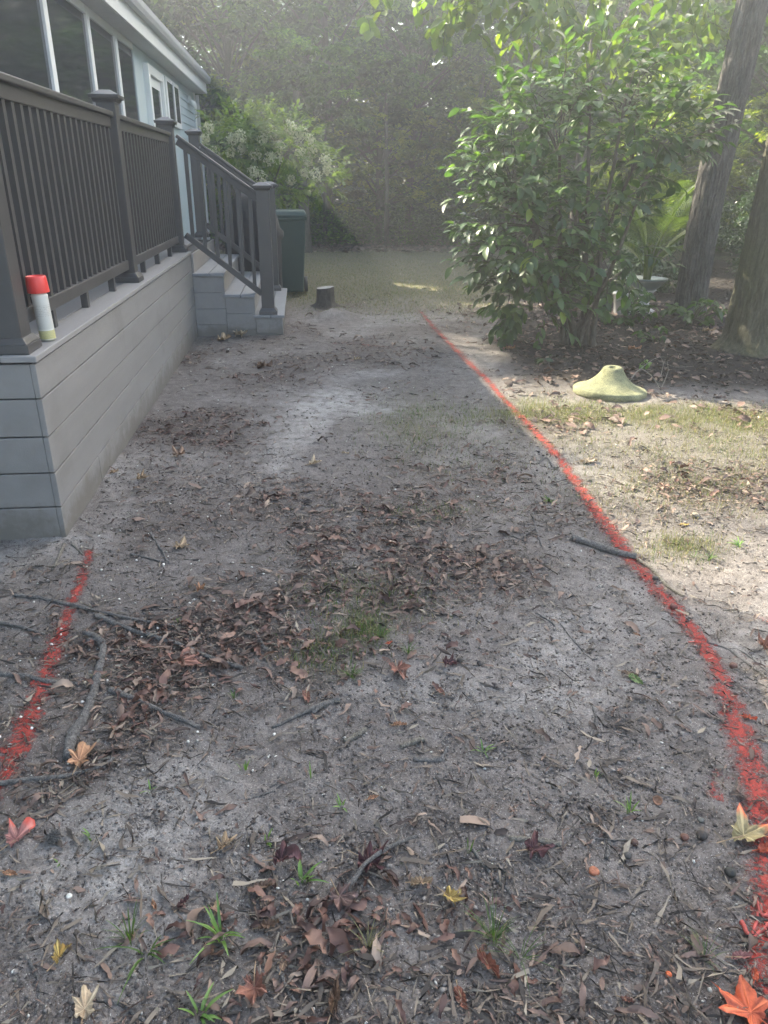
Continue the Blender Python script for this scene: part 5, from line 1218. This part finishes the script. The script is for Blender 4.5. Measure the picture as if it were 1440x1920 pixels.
bush('low_plant', 'tiny sprout on the mulch behind the concrete base', 2.85, 5.95, .07, .03, .04, 18, .045, 'weed', 28, 'plant', 5, LEAF_L)
bush('low_plant', 'seedling of rounded leaves at the mulch edge left of the stems', 2.05, 6.15, .10, .03, .05, 16, .06, 'box', 29, 'plant', 5, LEAF_L)
tuft(462, 500, .42, 30, .016, MAT['grass'], 'strappy leaved plant seen between the steps railing posts', 1.2, 'plant', 'strappy_plant')

# ------------------------------------------------------------------ hydrangea
def build_hydrangea():
    x, y = -.75, 12.4; s = empty('hydrangea', (x, y, hz(x, y))); tag(s, 'hydrangea tree with cream flower heads rising behind the porch steps', 'hydrangea'); l = np.array(s.location)
    rg = np.random.default_rng(5); cs = []; oo = []
    lob = [((-.85, 12.4, 1.95), (.55, .5, .45), 140), ((-.2, 12.3, 1.92), (.62, .5, .42), 170), ((.32, 12.2, 1.52), (.32, .35, .30), 60), ((-.7, 12.4, 2.15), (.5, .4, .22), 50), ((-.3, 12.3, 1.35), (.6, .4, .25), 60)]
    for c, r, n in lob:
        u = nrm(RNG.normal(0, 1, (n, 3))); cs.append(np.array(c)+u*RNG.uniform(.5, 1, (n, 1))*np.array(r)); oo.append(nrm(u+np.array([0, 0, .35])))
    cs = np.concatenate(cs); oo = np.concatenate(oo); T, Dd, Nn, Ls, tw = twig_cloud(cs, oo, 8, .20, .085, .25, .4)
    X, Y, Z = frames(Dd, Nn); V, F = scatter(*LEAF_M, T-l, X, Y, Z, Ls); o = mk('foliage', V, F, MAT['hyd'], s); o['kind'] = 'stuff'
    mb = MB()
    for k in range(5):
        a = k*1.256; e = np.array([x+math.cos(a)*.5, y+math.sin(a)*.3, 1.7]); mb.add(*tube(smooth_path([(x+.06*math.cos(a), y+.06*math.sin(a), -.05), (x+.15*math.cos(a), y+.1*math.sin(a), .8), e], 6, .008), [.030-.0018*q for q in range(13)], 8, .05))
    mb2 = mk('stems', [tuple(np.array(v)-l) for v in mb.V], mb.F, MAT['stem'], s, True)
    fl = [(450, 255), (435, 262), (492, 262), (512, 248), (560, 255), (567, 250), (582, 262), (586, 285), (565, 287), (578, 302), (612, 300), (612, 318), (520, 295), (507, 298), (523, 275), (455, 278), (432, 285), (475, 322), (488, 332), (570, 325), (592, 328), (385, 262), (392, 240), (400, 290), (545, 338), (480, 290), (545, 240)]
    pv, pf = leaf_t(.1, .1, .42, 2)
    for (px, py) in fl:
        yy = 11.85+random.uniform(-.1, .25); d = ray(px, py); t = yy/d[1]; c = np.array([d[0]*t, yy, CH+d[2]*t]); N = 90; u = nrm(rg.normal(0, 1, (N, 3))); r = .085*random.uniform(.75, 1.2)
        X, Y, Z = frames(nrm(rg.normal(0, 1, (N, 3))+.1), u); V, F = scatter(pv, pf, c+u*r*rg.uniform(.75, 1, (N, 1))*np.array([1, 1, 1.1])-l, X, Y, Z, np.full(N, .034)); mk('flower_head', V, F, MAT['bloom'], s)
build_hydrangea()

# ------------------------------------------------------------------ the wood behind
def forest_proto(seed, hgt, rx, n, mat, lean=0, lsz=.11, zc=None):
    rg = random.Random(seed); z_ = []; V, F = tube(smooth_path([(0, 0, -.1), (lean*.3, .05, hgt*.3), (lean*.7, 0, hgt*.6), (lean, .1, hgt)], 6, .02), [.13-.0055*k for k in range(19)], 12, .05)
    mb = MB(); mb.add(V, F); tr = bpy.data.meshes.new('trunk'); tr.from_pydata([tuple(v) for v in mb.V], [], mb.F); tr.materials.append(MAT['bark3'])
    T, X, Y, Z, L_, C = crown_mesh(n, rx, hgt*.46, hgt*.56, lsz, 85, .2, seed, .32); k = T[:, 2] > .5; T, X, Y, Z, L_ = T[k], X[k], Y[k], Z[k], L_[k]
    V, F = scatter(*LEAF_S, T, X, Y, Z, L_); tmp = mk('crown', V, F, mat); cm = tmp.data; bpy.data.objects.remove(tmp)
    mb = MB()
    for c in C[:34]:
        zb = max(.4, c[2]*.75-.2); mb.add(*tube([(lean*zb/hgt, 0, zb), (c[0]*.5, c[1]*.5, (zb+c[2])/2+.15), tuple(c)], [.035, .022, .008], 5, 0, False))
    lm = bpy.data.meshes.new('limbs'); lm.from_pydata([tuple(v) for v in mb.V], [], mb.F); lm.materials.append(MAT['bark3'])
    return tr, lm, cm
protos = [forest_proto(41, 8.5, 2.5, 19000, MAT['forest'], .4, .15), forest_proto(42, 7.5, 2.7, 18000, MAT['forest'], -.5, .16), forest_proto(43, 11, 2.9, 20000, MAT['forest2'], .2, .15), forest_proto(44, 4.2, 1.7, 8500, MAT['forest2'], .2, .13)]
def plant_tree(k, x, y, s, rz, label, group):
    t = empty('forest_tree' if k != 3 else 'understory_tree', (x, y, hz(x, y))); t.rotation_euler = (0, 0, rz); t.scale = (s, s, s); tag(t, label, 'tree', group)
    for nm, me in zip(('trunk', 'limbs', 'crown'), protos[k]): o = bpy.data.objects.new(nm, me); COL.objects.link(o); o.parent = t
    return t
rows = [(-4.2, 20.3, 0), (-1.6, 20.8, 1), (.7, 20.6, 0), (2.9, 21.3, 1), (5.3, 20.4, 0), (7.6, 20.0, 1), (10.2, 19.0, 0), (12.6, 17.5, 1), (9.4, 15.2, 1), (12, 13.8, 0)]
for i, (x, y, k) in enumerate(rows): plant_tree(k, x, y, random.uniform(.92, 1.12), random.uniform(0, 6), ['dark leafy tree at the wood edge behind the eave of the house', 'dark leafy tree at the wood edge straight behind the hydrangea', 'dark leafy tree at the wood edge left of the slim pale trunk', 'dark leafy tree at the wood edge right of the slim pale trunk', 'dark leafy tree at the wood edge just left of the shrub', 'dark leafy tree at the wood edge behind the middle of the shrub', 'dark leafy tree at the wood edge behind the right side of the shrub', 'dark leafy tree behind the leaning ridged trunk', 'dark leafy tree between the shrub top and the ridged trunk', 'dark leafy tree behind the mossy trunk at the right edge'][i], 'trees at the edge of the wood')
rows2 = [(-6.5, 24, 2), (-3.2, 25, 2), (0, 24.5, 0), (3.4, 25, 2), (6.6, 24.5, 0), (10, 24, 2), (13.5, 22.5, 0), (16, 18, 2), (15.5, 13, 0)]
for i, (x, y, k) in enumerate(rows2): plant_tree(k, x, y, random.uniform(1.0, 1.25), random.uniform(0, 6), 'taller tree standing behind the first row of the wood', 'taller trees in the second row of the wood')
rows3 = [(-2.6, 19.4, 3), (1.9, 19.8, 3), (4.2, 19.5, 3), (6.5, 18.3, 3), (8.2, 17.2, 3), (8.6, 13.6, 3), (-.4, 19.6, 3), (6.2, 13.9, 3)]
for i, (x, y, k) in enumerate(rows3): plant_tree(k, x, y, random.uniform(.7, .95), random.uniform(0, 6), ['small tree at the foot of the wood behind the bin', 'small tree at the foot of the wood right of the slim pale trunk', 'small tree at the foot of the wood left of the shrub', 'small tree low behind the shrub', 'small tree low behind the palm', 'small tree low behind the ridged trunk', 'small tree at the foot of the wood just left of the slim pale trunk', 'small tree seen between the shrub stems and the palm'][i], 'small trees at the foot of the wood')
# trees behind the house whose crowns throw the shade over the far yard
for i, (x, y, k, sc_) in enumerate([(-7.6, 20.6, 0, 1.70), (-11.0, 25.0, 0, 1.8)]): plant_tree(k, x, y, sc_, i*2.1, ['dense tall tree just beyond the far end of the house', 'dense tall tree farther back beyond the house'][i], 'trees behind the house')
protos.append(forest_proto(47, 15.5, 3.3, 6800, MAT['forest2'], .3, .17)); protos.append(forest_proto(48, 15.5, 3.8, 8500, MAT['forest2'], -.3, .17))
for i, (x, y, k, sc_) in enumerate([(-11.4, 13.6, 4, 1.0), (-10.6, 20.4, 5, 1.02), (-14.5, 22.5, 5, 1.08)]): plant_tree(k, x, y, sc_, i*1.7, ['tall thin crowned tree behind the near part of the house', 'tall thin crowned tree behind the far end of the house', 'tall thin crowned tree farthest behind the house'][i], 'thin crowned trees behind the house')
# one slim pale trunk and the hydrangea's neighbour trunk, seen clearly at the edge of the lawn
def slim(px, py, y, r, h, label, lean=.1):
    g = gz(px, py); x = g[0]*y/g[1]; s = empty('slim_tree', (x, y, hz(x, y))); tag(s, label, 'tree')
    V, F = tube(smooth_path([(0, 0, -.05), (lean*.2, 0, h*.3), (lean*.5, 0, h*.6), (lean, 0, h)], 8, .006), [r*(1-.02*k) for k in range(25)], 14, .04); mk('trunk', V, F, MAT['stem'], s, True)
    T, X, Y, Z, L_, C = crown_mesh(3800, 1.1, .8, h+.3, .10, 26, .2, int(px), .4); V, F = scatter(*LEAF_S, T, X, Y, Z, L_); mk('crown', V, F, MAT['forest'], s)
slim(725, 452, 18.9, .06, 3.2, 'slim pale trunk standing alone in front of the dark wood', -.05)
slim(574, 468, 16.8, .13, 3.0, 'thicker tan trunk right behind the hydrangea', -.1)
slim(610, 450, 19.0, .05, 2.6, 'thin grey trunk between the hydrangea and the slim pale trunk', .05)
# undergrowth and the wood beyond
def undergrowth():
    N = 46000; x = RNG.uniform(-7, 16, N); y = 18.6+RNG.random(N)**1.5*5-np.maximum(0, x-5)*.42; b = fbm(x, y*0, 1.1, 3, 70); z = RNG.random(N)**1.3*(.3+1.7*b)
    d = rand_dirs(N, .4); nh = nrm(np.stack([RNG.normal(0, .5, N), RNG.normal(0, .5, N), np.ones(N)], 1)); X, Y, Z = frames(d, nh)
    V, F = scatter(*LEAF_S, np.stack([x, y, z+.02], 1), X, Y, Z, RNG.uniform(.06, .12, N)); o = mk('undergrowth', V, F, MAT['forest']); tag(o, 'dark leafy undergrowth along the foot of the wood', kind='stuff')
    N = 190000; a = RNG.uniform(-.45, 1.35, N); r = RNG.uniform(27, 36, N); x = np.sin(a)*r; y = np.cos(a)*r; z = RNG.random(N)**1.5*11; d = rand_dirs(N, .4)
    nh = nrm(np.stack([RNG.normal(0, .6, N), RNG.normal(0, .6, N), np.ones(N)], 1)); X, Y, Z = frames(d, nh)
    V, F = scatter(*LEAF_S, np.stack([x, y, z], 1), X, Y, Z, RNG.uniform(.22, .42, N)); o = mk('woodland', V, F, MAT['forest']); tag(o, 'deep wood far behind the yard, reading as one dark mass', kind='stuff')
undergrowth()
